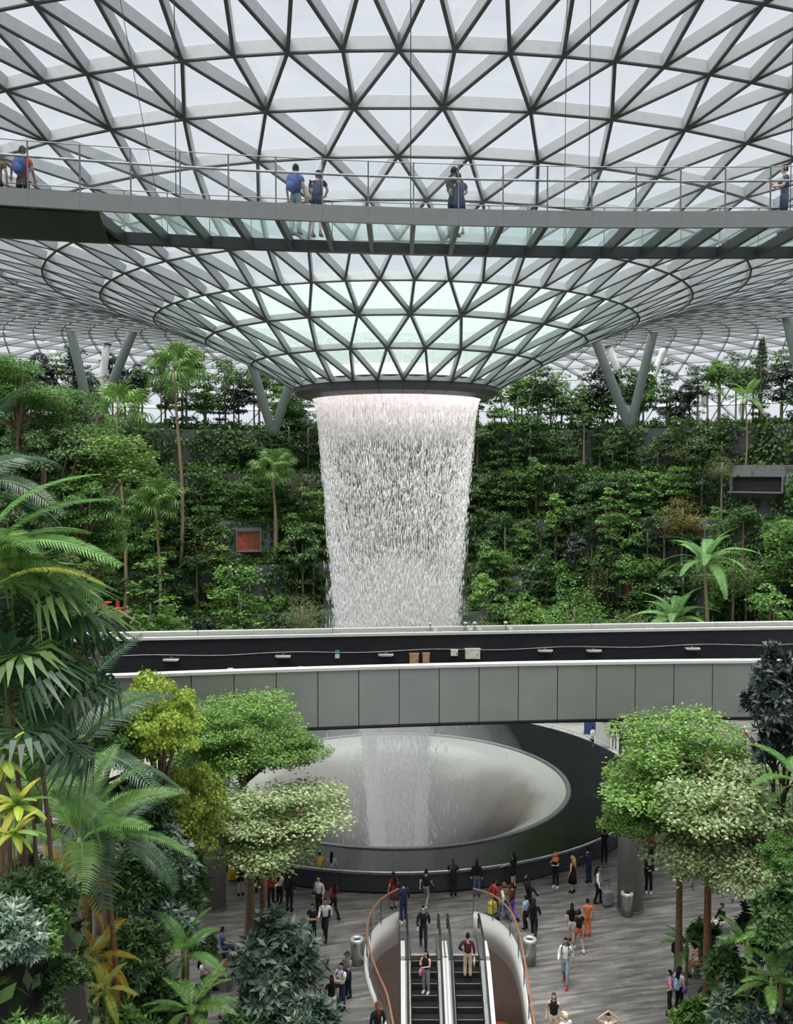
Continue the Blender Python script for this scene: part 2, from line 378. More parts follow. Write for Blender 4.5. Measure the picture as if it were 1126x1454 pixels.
# ================================================================ the basin
def basin():
    o = thing('fountain_basin', 'black granite drum around a grey funnel that catches the waterfall', 'fountain', (0, D, 0))
    NS = 36
    for k in range(NS):
        a0 = 2*PI*k/NS; a1 = 2*PI*(k+1)/NS-.0012
        MB().lathe([(14.55, 0.1), (14.6, .92), (14.42, .95), (14.3, .1)], 3, (0, 0, 0), a0, a1, close=True).build('wall_slab', M_granite_mat, o)
        MB().lathe([(14.3, .92), (10.42, .36), (10.42, .26), (14.3, .8)], 3, (0, 0, 0), a0, a1, close=True).build('inner_slope_slab', M_granite, o)
    MB().lathe([(14.35, 0), (14.35, .1), (14.2, .1), (14.2, 0)], 96, close=True).build('plinth_recess', M_black, o)
    MB().lathe([(14.74, 1.06), (14.78, 1.10), (14.74, 1.14), (14.70, 1.10)], 128, close=True).build('handrail', plain('bright_steel_rail', (.75, .75, .74), .25, .5), o, True)
    for k in range(0, 48):
        a = 2*PI*(k+.5)/48; c, s = math.cos(a), math.sin(a)
        MB().tube([(14.58*c, 14.58*s, .86), (14.7*c, 14.7*s, .95), (14.74*c, 14.74*s, 1.08)], .018, 6).build('rail_bracket', M_rail, o)
    m, nt, out = nodes_of('wet_grey_funnel_depth_shade')
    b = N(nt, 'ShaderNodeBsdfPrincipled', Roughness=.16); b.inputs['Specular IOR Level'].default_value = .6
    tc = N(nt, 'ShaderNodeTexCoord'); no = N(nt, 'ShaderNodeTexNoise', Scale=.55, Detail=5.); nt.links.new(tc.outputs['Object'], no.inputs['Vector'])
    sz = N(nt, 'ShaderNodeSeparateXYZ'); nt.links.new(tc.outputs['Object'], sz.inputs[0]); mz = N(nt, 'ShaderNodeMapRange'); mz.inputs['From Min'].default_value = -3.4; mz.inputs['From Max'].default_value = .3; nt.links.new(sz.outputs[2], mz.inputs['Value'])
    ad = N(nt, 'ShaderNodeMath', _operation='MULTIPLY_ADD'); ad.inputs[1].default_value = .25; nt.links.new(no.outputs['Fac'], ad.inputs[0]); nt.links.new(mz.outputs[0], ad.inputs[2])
    r = ramp(nt, [(.1, (.045, .032, .026)), (.55, (.12, .095, .078)), (.85, (.20, .185, .165)), (1., (.36, .365, .34))]); nt.links.new(ad.outputs[0], r.inputs[0]); nt.links.new(r.outputs[0], b.inputs['Base Color'])   # white film over brown acrylic; shade of the deep hole painted in downwards
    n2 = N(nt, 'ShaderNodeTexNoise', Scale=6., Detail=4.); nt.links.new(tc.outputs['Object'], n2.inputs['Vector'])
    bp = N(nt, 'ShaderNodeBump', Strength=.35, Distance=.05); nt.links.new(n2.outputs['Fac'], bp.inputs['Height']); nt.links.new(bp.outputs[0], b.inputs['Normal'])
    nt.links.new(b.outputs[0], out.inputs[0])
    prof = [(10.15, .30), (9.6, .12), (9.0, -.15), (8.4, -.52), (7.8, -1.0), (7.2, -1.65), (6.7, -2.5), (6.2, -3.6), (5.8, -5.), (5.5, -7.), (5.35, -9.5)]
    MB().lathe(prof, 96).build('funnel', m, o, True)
    MB().lathe([(10.42, .26), (10.42, .40), (10.30, .44), (10.15, .40), (10.15, .26)], 128, close=True).build('rim', M_rail, o, True)
basin()
# ring walk on the far side with a glass guard and low kerb
rw = MB().lathe([(15.1, .02), (15.1, .12), (20.4, .12), (20.4, .02)], 60, (0, D, 0), math.radians(-5), math.radians(185), close=True)
tag(rw.build('floor_ring_walk', plain('pale_stone_walk', (.34, .34, .30), .5, var=.15, scale=2)), 'pale stone walk curving behind the basin', 'floor', kind='structure')
gr = thing('ring_walk_railing', 'black railing with a thin steel top rail curving behind the basin', 'railing', (0, D, .12))
MB().lathe([(20.15, 0), (20.15, 1.0), (20.3, 1.0), (20.3, 0)], 60, (0, 0, 0), math.radians(-5), math.radians(185), close=True).build('parapet', M_black, gr)
MB().lathe([(20.1, 1.12), (20.14, 1.16), (20.18, 1.12), (20.14, 1.08)], 60, (0, 0, 0), math.radians(-5), math.radians(185), close=True).build('top_rail', M_rail, gr)
for k in range(24):
    a = math.radians(-3+k*8); MB().bar((20.14*math.cos(a), 20.14*math.sin(a), .9), (20.14*math.cos(a), 20.14*math.sin(a), 1.12), .03, .03, (math.cos(a), math.sin(a), 0)).build('post', M_rail, gr)

# ================================================================ canopy bridge overhead
def q3(p0, p1, p2):
    """smooth curve through three points, parameter = x"""
    A = np.array([[p.x**2, p.x, 1] for p in (p0, p1, p2)]); c = np.linalg.solve(A, np.array([p.y for p in (p0, p1, p2)]))
    return lambda x: float(c[0]*x*x+c[1]*x+c[2])
nearY = q3(atZ(0, 291, 24.7), atZ(563, 318, 24.7), atZ(1126, 322.5, 24.7))
farY = q3(atZ(0, 337, 24.8), atZ(563, 361, 24.8), atZ(1126, 366, 24.8))
ZB = 25.1
bridge = thing('canopy_bridge', 'long glass-floored footbridge with grey edge beam, hung from the roof by cables', 'bridge', (0, 21.5, ZB))
BI = Matrix.Translation((0, -21.5, -ZB))
def bp_(o): o.matrix_parent_inverse = BI; return o
xs = [-13+1.03*i for i in range(27)]
e = MB()
for a, b in zip(xs, xs[1:]): bp_(MB().bar((a, nearY(a), 24.88), (b-.004, nearY(b), 24.88), .10, .37).build('edge_beam_panel', M_fascia, bridge))
for a, b in zip(xs, xs[1:]): bp_(MB().bar((a, farY(a), 24.94), (b, farY(b), 24.94), .22, .28).build('far_edge_beam', M_steel_dark, bridge))
for i, x in enumerate(xs):
    xf = x+.0
    bp_(MB().bar((x, nearY(x), 24.86), (xf, farY(xf), 24.93), .11, .26).build('cross_beam', M_steel_dark, bridge))
    for yy, hh, tnk in ((nearY(x)+.02, 1.0, .022), (farY(xf)-.12, 1.0, .018)):
        bp_(MB().bar((x, yy, ZB-.05), (x, yy, ZB+hh), tnk*1.6, tnk, (0, 1, 0)).build('railing_post', M_rail, bridge))
for i, (a, b) in enumerate(zip(xs, xs[1:])):
    solid = b < -6.2
    n0, n1, f0, f1 = nearY(a)+.05, nearY(b)+.05, farY(a)-.1, farY(b)-.1
    vs = [(a+.03, n0, ZB-.03), (b-.03, n1, ZB-.03), (b-.03, f1, ZB-.03), (a+.03, f0, ZB-.03)]
    vs += [(v[0], v[1], ZB) for v in vs]
    bp_(MB().add(vs, [(3, 2, 1, 0), (4, 5, 6, 7), (0, 1, 5, 4), (1, 2, 6, 5), (2, 3, 7, 6), (3, 0, 4, 7)]).build('solid_floor_panel' if solid else 'glass_floor_panel', M_black if solid else G_floor, bridge))
    if solid:
        bp_(MB().bar((a, (n0+f0)/2, 24.75), (b, (n1+f1)/2, 24.75), 2.6, .05).build('soffit_panel', M_black, bridge))
    for yy in (nearY, farY):
        s = .02 if yy is nearY else -.12
        vs = [Vector((x, yy(x)+s+t, z)) for t in (-.006, .006) for x, z in ((a+.04, ZB+.06), (b-.04, ZB+.06), (b-.04, ZB+.95), (a+.04, ZB+.95))]
        bp_(MB().add(vs, [(0, 1, 2, 3), (7, 6, 5, 4), (0, 4, 5, 1), (3, 2, 6, 7)]).build('balustrade_glass', G_bal, bridge))
for yy, dz, r, nm in ((lambda x: nearY(x)+.02, .99, .013, 'top_rail'), (lambda x: nearY(x)+.40, .78, .030, 'handrail'), (lambda x: farY(x)-.12, 1.0, .016, 'far_top_rail')):
    bp_(MB().tube([(x, yy(x), ZB+dz) for x in xs], r, 6).build(nm, M_rail, bridge))
for px, py, tx in ((250, 284, 254), (583, 292, 583), (836, 300, 834), (1122, 300, 1119)):    # thick hangers
    b = atY(px, py, nearY(atY(px, py, 21.5).x)+.05); R = math.hypot(b.x, b.y-D)
    bp_(MB().tube([(b.x, b.y, ZB-.2), (b.x, b.y, roof_z(R)-.25)], .011 if px != 583 else .013, 6).build('hanger_cable', M_steel_dark, bridge))
for px in (236, 801):
    b = atY(px, 300, farY(0)-.2); R = math.hypot(b.x, b.y-D)
    bp_(MB().tube([(b.x, b.y, ZB-.2), (b.x-.9*(1 if px < 500 else .25), b.y-1.5, roof_z(R)-.3)], .009, 6).build('hanger_cable', M_steel_dark, bridge))

# ================================================================ elevated train track across the plaza
ZT = 11.05
tn = q3(atZ(100, 962, ZT), atZ(563, 946, ZT), atZ(1060, 938, ZT))
tf = q3(atZ(130, 906, ZT), atZ(563, 898, ZT), atZ(1126, 889, ZT))
track = thing('elevated_track', 'elevated train track with grey panel-clad parapet crossing in front of the waterfall', 'bridge', (0, 38.5, 8.6))
TI = Matrix.Translation((0, -38.5, -8.6))
def tp_(o): o.matrix_parent_inverse = TI; return o
pxs = [-23.2+1.665*i for i in range(29)]
for a, b in zip(pxs, pxs[1:]):
    tp_(MB().bar((a+.018, tn(a), 9.80), (b-.018, tn(b), 9.80), .10, 2.30).build('side_panel', M_panel, track))
    tp_(MB().bar((a+.018, tn(a)+.05, 8.62), (b-.018, tn(b)+.05, 8.62), .18, .10).build('bottom_trim', M_steel_dark, track))
    tp_(MB().bar((a, tn(a)+.1, 11.02), (b, tn(b)+.1, 11.02), .44, .11).build('coping', M_white, track))
    tp_(MB().bar((a, tn(a)+.22, 9.7), (b, tn(b)+.22, 9.7), .14, 2.5).build('near_wall', M_black, track))
    tp_(MB().bar((a, tf(a), 9.85), (b, tf(b), 9.85), .2, 2.2).build('far_wall', M_black, track))
    tp_(MB().bar((a, tf(a)-.05, 10.98), (b, tf(b)-.05, 10.98), .3, .12).build('far_coping', M_white, track))
    tp_(MB().bar((a, (tn(a)+tf(a))/2, 8.8), (b, (tn(b)+tf(b))/2, 8.8), tf(a)-tn(a)-.1, .3).build('deck', M_black, track))
for a, b in zip(pxs[::4], pxs[4::4]):
    tp_(MB().bar((a+.02, tf(a)+.75, 11.08), (b-.02, tf(b)+.75, 11.08), .32, .2).build('outer_coping', M_white, track))
tp_(MB().tube([(x, tf(x)-.14, 10.15+.05*math.sin(x*.9)) for x in [-22+.8*i for i in range(56)]], .022, 5).build('cable', plain('grey_cable', (.3, .3, .3), .5), track))
for yf in (.32, .42, .62, .72):
    tp_(MB().tube([(x, tn(x)+(tf(x)-tn(x))*yf, 9.0) for x in pxs], .05, 6).build('running_rail', M_rail, track))
# piers under the track
def pier(px, py, lab):
    b = atZ(px, py); o = thing('track_pier', lab, 'column', b, group='piers under the train track')
    MB().lathe([(.0, 0), (.56, 0), (.56, 8.45), (0, 8.45)], 32).build('shaft', M_concrete, o, True)
    MB().lathe([(.60, 0), (.60, .12), (.56, .12)], 32).build('base_ring', M_rail, o)
    MB().box((0, 1.6, 8.3), (1.5, 5.5, .34)).build('crosshead', M_concrete, o)
pier(895, 1291, 'round concrete pier beside the litter bin under the train track')
pier(303, 1288, 'round concrete pier behind the leafy trees under the train track')
# fittings on the far wall of the track
def onfar(px, py, dy=-.12):
    P = atY(px, py, 46.9)
    for _ in range(4): P = atY(px, py, tf(P.x)+dy)
    return P
M_tan = plain('tan_cabinet', (.48, .30, .17), .5); M_cream = plain('cream_cabinet', (.72, .70, .56), .5); M_lamp = plain('pale_lamp_housing', (.62, .62, .60), .4)
def cabinet(px, py, w, h, mat, label):
    P = onfar(px, py, -.22); s = P.y/F; o = thing('electrical_cabinet', label, 'cabinet', P)
    MB().box((0, 0, 0), (w*s, .2, h*s)).build('body', mat, o)
    MB().box((0, -.115, 0), (w*s*.88, .03, h*s*.9)).build('door', mat, o)
    MB().box((w*s*.33, -.14, 0), (.04, .03, .1)).build('latch', M_rail, o)
    MB().box((0, 0, h*s/2+.015), (w*s*1.08, .24, .03)).build('canopy', mat, o)
cabinet(588, 936.5, 13, 16, M_tan, 'large tan electrical cabinet on the black track wall')
cabinet(605, 934.5, 10, 13, M_tan, 'narrow tan electrical cabinet on the black track wall')
cabinet(645, 927, 10, 8, M_cream, 'small cream junction box on the black track wall')
cabinet(671, 928.5, 21, 14, M_cream, 'large cream cabinet on the black track wall')
o = thing('sign_plate', 'small teal and white sign plate on the black track wall', 'sign', onfar(479, 929, -.14))
MB().box((0, 0, .11), (.22, .03, .2)).build('teal_half', plain('teal_print', (.05, .32, .34), .5), o)
MB().box((0, 0, -.1), (.22, .03, .2)).build('white_half', M_white, o)
for px, py, wh in [(243, 938, 'above the lime-green tree'), (402, 933, 'between the lime-green tree and the sign plate'), (548, 931, 'beside the large tan cabinet'), (774, 925, 'first along from the large cream cabinet'), (843, 925, 'second along from the large cream cabinet'), (983, 922, 'beside the blackish tree')]:
    P = onfar(px, py, -.2); o = thing('track_wall_light', 'flat white lamp on the black track wall '+wh, 'lamp', P, group='flat lamps along the track wall')
    MB().box((0, -.05, .05), (.75, .22, .06)).build('housing', M_lamp, o); MB().box((0, -.05, -.0), (.6, .16, .05)).build('diffuser', M_white, o); MB().box((0, .08, .1), (.12, .1, .12)).build('bracket', M_rail, o)
for i, px in enumerate([327, 427, 527, 624, 721, 813, 909]):
    P = onfar(px, 944, -1.2); P.z = 8.98; P = Vector((atY(px, 940, P.y).x, P.y, 8.95))
    o = thing('track_floodlight', 'small floodlight standing on the train track bed', 'lamp', P, group='floodlights on the track bed')
    MB().box((0, 0, .62), (.26, .16, .2)).build('head', M_lamp, o); MB().tube([(0, 0, 0), (0, 0, .55)], .03, 6).build('stalk', M_rail, o); MB().box((0, 0, .015), (.2, .2, .03)).build('foot', M_rail, o)
for i, px in enumerate([611, 661, 674, 718]):
    P = onfar(px, 897, .3); o = thing('parapet_light', 'short post lamp with a domed head on the track parapet', 'lamp', (P.x, P.y, 11.04), group='post lamps on the track parapet')
    MB().tube([(0, 0, 0), (0, 0, .3)], .025, 6).build('post', M_rail, o); MB().lathe([(0, .44), (.09, .42), (.11, .36), (.06, .30), (0, .30)], 12).build('head', M_lamp, o, True)
    MB().box((.25, 0, .06), (.2, .16, .12)).build('driver_box', M_lamp, o)

# ================================================================ escalators
PL = atZ(601, 1348); PR = atZ(660, 1348)
YT = (PL.y+PR.y)/2
def escalator(xc, label, side):
    o = thing('escalator', label, 'escalator', (xc, YT, 0), group='twin escalators')
    tan = math.tan(math.radians(30)); w = 1.0
    def zc(y):                                   # y runs back towards the plaza edge: flat top, then down
        return 0.0 if y > -.9 else (y+.9)*tan
    MB().box((0, .25, -.10), (w, 1.2, .22)).build('landing_plate', plain('ribbed_landing_plate', (.32, .32, .32), .35, .6, bump=.5, bscale=60), o)
    MB().box((0, -.42, -.05), (w, .14, .12)).build('comb_plate', plain('bright_comb', (.6, .58, .5), .3, .5), o)
    tread = plain('escalator_tread', (.035, .033, .032), .4, .5, bump=.3, bscale=80)
    edge = plain('step_edge_strip', (.28, .27, .25), .4)
    for k in range(14):
        y = -.7-k*.40; z = zc(y-.2)
        s = MB(); s.box((0, y, z-.03), (w-.02, .40, .06)); s.box((0, y-.19, z-.14), (w-.02, .03, .22)); st = s.build('step', tread, o)
        MB().box((0, y-.195, z+.004), (w-.04, .025, .012)).build('step_edge', edge, st)
    for sgn in (-1, 1):
        xx = sgn*(w/2+.14)
        path = [(1.0, .0), (0.3, 0), (-.9, 0), (-1.4, -.29), (-6.2, -.29-4.8*tan)]
        pa = [Vector((xx, y, z)) for y, z in path]
        s = MB()
        for a, b in zip(pa, pa[1:]): s.bar(a+Vector((0, 0, -.06)), b+Vector((0, 0, -.06)), .22, .30)
        s.build('skirt', M_rail, o)
        s = MB()
        for a, b in zip(pa, pa[1:]):
            s.add([a+Vector((t, 0, h)) for t in (-.01, .01) for h in (.08, .95)]+[b+Vector((t, 0, h)) for t in (-.01, .01) for h in (.08, .95)], [(0, 1, 5, 4), (2, 6, 7, 3), (1, 3, 7, 5)])
        s.build('balustrade_glass', G_bal, o)
        hp = [Vector((xx, 1.0, .35)), Vector((xx, 1.22, .62)), Vector((xx, 1.15, .88)), Vector((xx, .9, .98))]+[p+Vector((0, 0, .98)) for p in pa[1:]]
        MB().tube(hp, .045, 8).build('handrail', M_rubber, o)
        if sgn == side:
            s = MB()
            for a, b in zip(pa[1:], pa[2:]): s.bar(a+Vector((sgn*.18, 0, -.25)), b+Vector((sgn*.18, 0, -.25)), .16, .9)
            s.build('side_cladding', M_wht, o)
        else:
            s = MB()
            for a, b in zip(pa[1:], pa[2:]): s.bar(a+Vector((sgn*.14, 0, .05)), b+Vector((sgn*.14, 0, .05)), .14, .3)
            s.build('centre_cladding', M_wht, o)
    s = MB(); s.bar((0, -.6, -.55), (0, -6.2, -.55-5.3*tan), w+.3, .5); s.build('truss', M_black, o)
escalator(PL.x, 'dark-stepped escalator carrying the woman in the black top down', -1)
escalator(PR.x, 'dark-stepped escalator carrying the man in the maroon shirt', 1)
# curved balustrades around the opening
def curved_bal(name, pts, label):
    b0 = pts[len(pts)//2]; o = thing(name, label, 'balustrade', (b0.x, b0.y, .12)); I = Matrix.Translation((-b0.x, -b0.y, -.12))
    hr = [p+Vector((0, 0, 1.15)) for p in pts]
    x = MB().tube(hr, .04, 8).build('handrail', M_wood, o); x.matrix_parent_inverse = I
    x = MB().tube([p+Vector((0, 0, .62)) for p in pts], .015, 6).build('mid_rail', M_rail, o); x.matrix_parent_inverse = I
    for i in range(0, len(pts)-1, 2):
        a, b = pts[i], pts[min(i+2, len(pts)-1)]; d = (b-a)*.02
        vs = [p+Vector((0, 0, z)) for p in (a+d, b-d) for z in (.10, 1.05)]
        nrm = (b-a).cross(Vector((0, 0, 1))).normalized()*.014
        x = MB().add(vs+[v+nrm for v in vs], [(0, 2, 3, 1), (4, 5, 7, 6), (1, 3, 7, 5), (0, 1, 5, 4), (2, 6, 7, 3), (0, 4, 6, 2)]).build('glass_panel', G_bal, o); x.matrix_parent_inverse = I
        if i % 4 == 0:
            x = MB().bar(a+Vector((0, 0, .05)), a+Vector((0, 0, 1.12)), .045, .03, b-a).build('post', M_rail, o); x.matrix_parent_inverse = I
curved_bal('curved_balustrade', LW, 'curved glass balustrade with wooden handrail on the side of the descending escalator')
curved_bal('curved_balustrade', RW, 'curved glass balustrade with wooden handrail on the side of the maroon-shirted man')
# orange round seat in the level below
P = atZ(711, 1440, -4.0); o = thing('round_sofa', 'bright orange round sofa on the level below the escalators', 'sofa', (P.x, P.y, -5.5))
M_or = plain('orange_upholstery', (.85, .16, .03), .5)
MB().lathe([(0, .1), (1.05, .1), (1.1, .2), (1.1, .42), (1.0, .48), (0, .48)], 32).build('seat', M_or, o, True)
MB().lathe([(.45, .48), (.40, .95), (.30, 1.0), (0, 1.0)], 32).build('backrest', M_or, o, True)
MB().lathe([(0, 0), (.95, 0), (.95, .1), (0, .1)], 32).build('plinth', M_black, o)

# ---------------------------------------------------------------- litter bins
def bin_(px, py, label, h=.95, r=.255):
    o = thing('litter_bin', label, 'litter bin', atZ(px, py), group='stainless steel litter bins')
    MB().lathe([(0, .03), (r, .03), (r, h), (r-.02, h+.03), (r-.1, h+.03), (r-.12, h-.03), (r-.12, .4), (0, .4)], 28).build('body', M_inox, o, True)
    MB().lathe([(r-.02, 0), (r-.02, .05), (0, .05), (0, 0)], 28).build('base', M_black, o)
    MB().lathe([(r+.008, h-.06), (r+.012, h+.02), (r-.01, h+.05), (r-.10, h+.05), (r-.12, h)], 28).build('rim', plain('pale_bin_rim', (.66, .66, .64), .3, .5), o, True)
    MB().lathe([(0, h-.12), (r-.12, h-.12)], 28).build('liner', M_black, o)
bin_(507, 1368, 'stainless steel litter bin outside the balustrade beside the grey-capped person')
bin_(752, 1368, 'stainless steel litter bin outside the balustrade facing the standing backpacker')
bin_(890, 1299, 'stainless steel litter bin at the foot of the concrete pier')

# ================================================================ the waterfall
def water():
    o = thing('waterfall', 'white curtain of water falling from the oculus through the basin funnel', 'waterfall', (0, D, 23.4))
    m, nt, out = nodes_of('falling_water')
    d = N(nt, 'ShaderNodeBsdfDiffuse', Color=(.95, .95, .95, 1)); t = N(nt, 'ShaderNodeBsdfTranslucent', Color=(.95, .95, .95, 1)); mx = N(nt, 'ShaderNodeMixShader', Fac=.5)
    nt.links.new(d.outputs[0], mx.inputs[1]); nt.links.new(t.outputs[0], mx.inputs[2]); nt.links.new(mx.outputs[0], out.inputs[0])
    # radius of the curtain against the fall: a fast inward draw as the jets meet
    def rad(z):
        t = min(max(-z/23.4, 0), 1.3); return 4.98-1.75*t**.62-.75*t*t
    n = 30000
    zz = -(rng.random(n)**1.0)*16.5-.5
    th = rng.random(n)*2*PI; th = np.where(rng.random(n) < .55, np.round(th/(2*PI)*190)/190*2*PI+rng.normal(0, .0035, n), th)
    spread = .03+.75*np.clip(-zz/24, 0, 1.3)**1.1
    rr_ = np.array([rad(z) for z in zz])+np.where(rng.random(n) < .82, rng.normal(0, 1, n)*spread*.55, -np.abs(rng.normal(0, 1, n))*spread*2.2)
    ln = (.08+.34*rng.random(n)**2)*(1+.4*np.clip(-zz/20, 0, 1)); w = .009+.022*rng.random(n)**1.8
    w *= np.clip(.5+(-zz)/6, .5, 1.05)
    c = np.stack([rr_*np.cos(th), rr_*np.sin(th), zz], 1); ta = np.stack([-np.sin(th), np.cos(th), 0*th], 1); ra = np.stack([np.cos(th), np.sin(th), 0*th], 1)
    up = np.array([0, 0, 1.]); up_ = up[None]+ra*(.07+.02*rng.normal(0, 1, n))[:, None]
    V = np.stack([c+up_*ln[:, None], c+ta*w[:, None], c+ra*w[:, None], c-ta*w[:, None], c-ra*w[:, None], c-up_*ln[:, None]*.7], 1).reshape(-1, 3)
    base = (np.arange(n)*6)[:, None, None]; fc = np.array([[0, 1, 2], [0, 2, 3], [0, 3, 4], [0, 4, 1], [5, 2, 1], [5, 3, 2], [5, 4, 3], [5, 1, 4]])[None]
    me = npmesh('water_strands', V, (base+fc).reshape(-1, 3), m)
    x = link(me, 'water_strands', o); x['kind'] = 'stuff'
    # thin film of falling spray between the strands, with streaky gaps
    m2, nt, out = nodes_of('falling_spray_film')
    tr = N(nt, 'ShaderNodeBsdfTransparent'); tl = N(nt, 'ShaderNodeBsdfTranslucent', Color=(.95, .90, .89, 1)); df = N(nt, 'ShaderNodeBsdfDiffuse', Color=(.95, .90, .89, 1))
    a = N(nt, 'ShaderNodeMixShader', Fac=.5); nt.links.new(tl.outputs[0], a.inputs[1]); nt.links.new(df.outputs[0], a.inputs[2])
    uv = N(nt, 'ShaderNodeUVMap'); mp = N(nt, 'ShaderNodeMapping'); mp.inputs['Scale'].default_value = (230, 2.2, 1); nt.links.new(uv.outputs[0], mp.inputs[0])
    no = N(nt, 'ShaderNodeTexNoise', Scale=1., Detail=4.); nt.links.new(mp.outputs[0], no.inputs['Vector'])
    sp = N(nt, 'ShaderNodeSeparateXYZ'); nt.links.new(uv.outputs[0], sp.inputs[0])
    # uv.y = metres fallen: a closed sheet at the lip, then torn, then mist
    sheet = ramp(nt, [(0., (.75,)*3), (.03, (.62,)*3), (.055, (.26,)*3), (.09, (.05,)*3), (.25, (.035,)*3), (.40, (.10,)*3), (.47, (.16,)*3), (.56, (.08,)*3), (.66, (0.,)*3)])
    mr = N(nt, 'ShaderNodeMapRange'); mr.inputs['From Max'].default_value = 30.; nt.links.new(sp.outputs[1], mr.inputs['Value']); nt.links.new(mr.outputs[0], sheet.inputs[0])
    st = ramp(nt, [(.40, (.25,)*3), (.62, (1.6,)*3)]); nt.links.new(no.outputs['Fac'], st.inputs[0])
    mu = N(nt, 'ShaderNodeMath', _operation='MULTIPLY', _use_clamp=True); nt.links.new(sheet.outputs[0], mu.inputs[0]); nt.links.new(st.outputs[0], mu.inputs[1])
    mx = N(nt, 'ShaderNodeMixShader'); nt.links.new(mu.outputs[0], mx.inputs[0]); nt.links.new(tr.outputs[0], mx.inputs[1]); nt.links.new(a.outputs[0], mx.inputs[2]); nt.links.new(mx.outputs[0], out.inputs[0])
    for lay, sc in enumerate((1., .90)):
        nz, na = 40, 96; vs, fs, uvs = [], [], []
        for i in range(nz+1):
            z = -30*i/nz; r = rad(z)*sc
            for j in range(na): vs.append((r*math.cos(2*PI*j/na), r*math.sin(2*PI*j/na), z))
        for i in range(nz):
            for j in range(na):
                fs.append((i*na+j, (i+1)*na+j, (i+1)*na+(j+1) % na, i*na+(j+1) % na))
                uvs += [(j/na+lay*.37, 30*i/nz), (j/na+lay*.37, 30*(i+1)/nz), ((j+1)/na+lay*.37, 30*(i+1)/nz), ((j+1)/na+lay*.37, 30*i/nz)]
        mb = MB().add(vs, fs); me = mb.mesh('spray_film', m2, True); u = me.uv_layers.new(name='UVMap'); u.data.foreach_set('uv', np.array(uvs, np.float32).ravel()); link(me, 'spray_film', o)
    # below the track the jets meet: a plume of fine drops with two dense ropes in it
    n = 5000; t = rng.random(n); kind = rng.random(n); z = -14.2-15.5*t
    cx = np.where(kind < .20, -2.3+1.35*t, np.where(kind < .36, 1.95-.5*t, .05)); sg = np.where(kind < .36, .20+.14*t, np.where(kind < .70, .95, 1.75))
    c = np.stack([cx+sg*rng.normal(size=n), -.6+np.where(kind < .36, .3, 1.4)*rng.normal(size=n), z], 1)
    ln = .10+.22*rng.random(n); w = (.006+.012*rng.random(n))[:, None]; e1 = np.array([1., 0, 0]); e2 = np.array([0, 1., 0]); up = np.array([0, 0, 1.])
    V = np.stack([c+up*ln[:, None], c+e1*w, c+e2*w, c-e1*w, c-e2*w, c-up*ln[:, None]], 1).reshape(-1, 3); base = (np.arange(n)*6)[:, None, None]
    x = link(npmesh('falling_plume', V, (base+fc).reshape(-1, 3), m), 'falling_plume', o); x['kind'] = 'stuff'
    for k, (x0, x1, r0, r1, den) in enumerate(((-2.2, -.95, .40, .55, 1.2), (1.9, 1.4, .32, .46, 1.0), (-1.4, -.5, 1.0, .9, .22), (1.1, .7, .9, .8, .20), (-.2, .1, 1.5, 1.4, .10))):
        mv, nt, out = nodes_of('dense_spray_'+'abcde'[k]); v = N(nt, 'ShaderNodeVolumeScatter', Color=(.99, .99, .99, 1), Density=den, Anisotropy=.0); nt.links.new(v.outputs[0], out.inputs['Volume'])
        pts = [(x0+(x1-x0)*q, -.6, -14.-14.5*q) for q in [i/10 for i in range(11)]]
        MB().tube(pts, [r0+(r1-r0)*q/10 for q in range(11)], 20).build('spray_rope', mv, o, True)
water()
def mist():
    m, nt, out = nodes_of('drifting_mist')
    v = N(nt, 'ShaderNodeVolumeScatter', Color=(.98, .98, .98, 1), Density=.018, Anisotropy=.0); nt.links.new(v.outputs[0], out.inputs['Volume'])
    o = thing('waterfall_mist', 'drifting white mist around the foot of the waterfall', 'mist', (0, D, 0), kind='stuff')
    for k in (1., .80, .62): MB().lathe([(0, -4.0), (4.6*k, -3.6), (7.4*k, -1.2), (8.4*k, .8), (7.4*k, 2.8), (5.6*k, 5.5), (4.9*k, 9), (4.2*k, 12.5), (0, 15)], 48).build('mist_body', m, o, True)
mist()
# ================================================================ terraced valley walls on the far side
LEV = [(39.0, 0.0), (41.8, 4.6), (44.4, 9.2), (46.8, 13.8), (49.4, 18.6), (52.4, 23.3)]      # wall foot radius at level, level height
A0, A1 = math.radians(12), math.radians(168)
prof = [(LEV[0][0], -.1)]
for (r, z), (r2, z2) in zip(LEV, LEV[1:]):
    prof += [(r, z2+.35), (r+.35, z2+.35), (r+.35, z2), (r2, z2)]
prof += [(64, 23.3), (64, -.1)]
vw = MB().lathe(prof, 120, (0, D, 0), A0, A1)
tag(vw.build('wall_valley', M_stone), 'dark stone terraces stepping up the far side of the valley', 'wall', kind='structure')
def terr_R(z):
    for i in range(5):
        if z < LEV[i+1][1]+.35: return LEV[i][0]
    return 64
def onwall(px, py):
    d = ray(px, py); t = 60/d.y
    while t < 200:
        P = Vector((0, 0, H))+d*t
        if math.hypot(P.x, P.y-D) >= terr_R(P.z): break
        t += .05
    return P
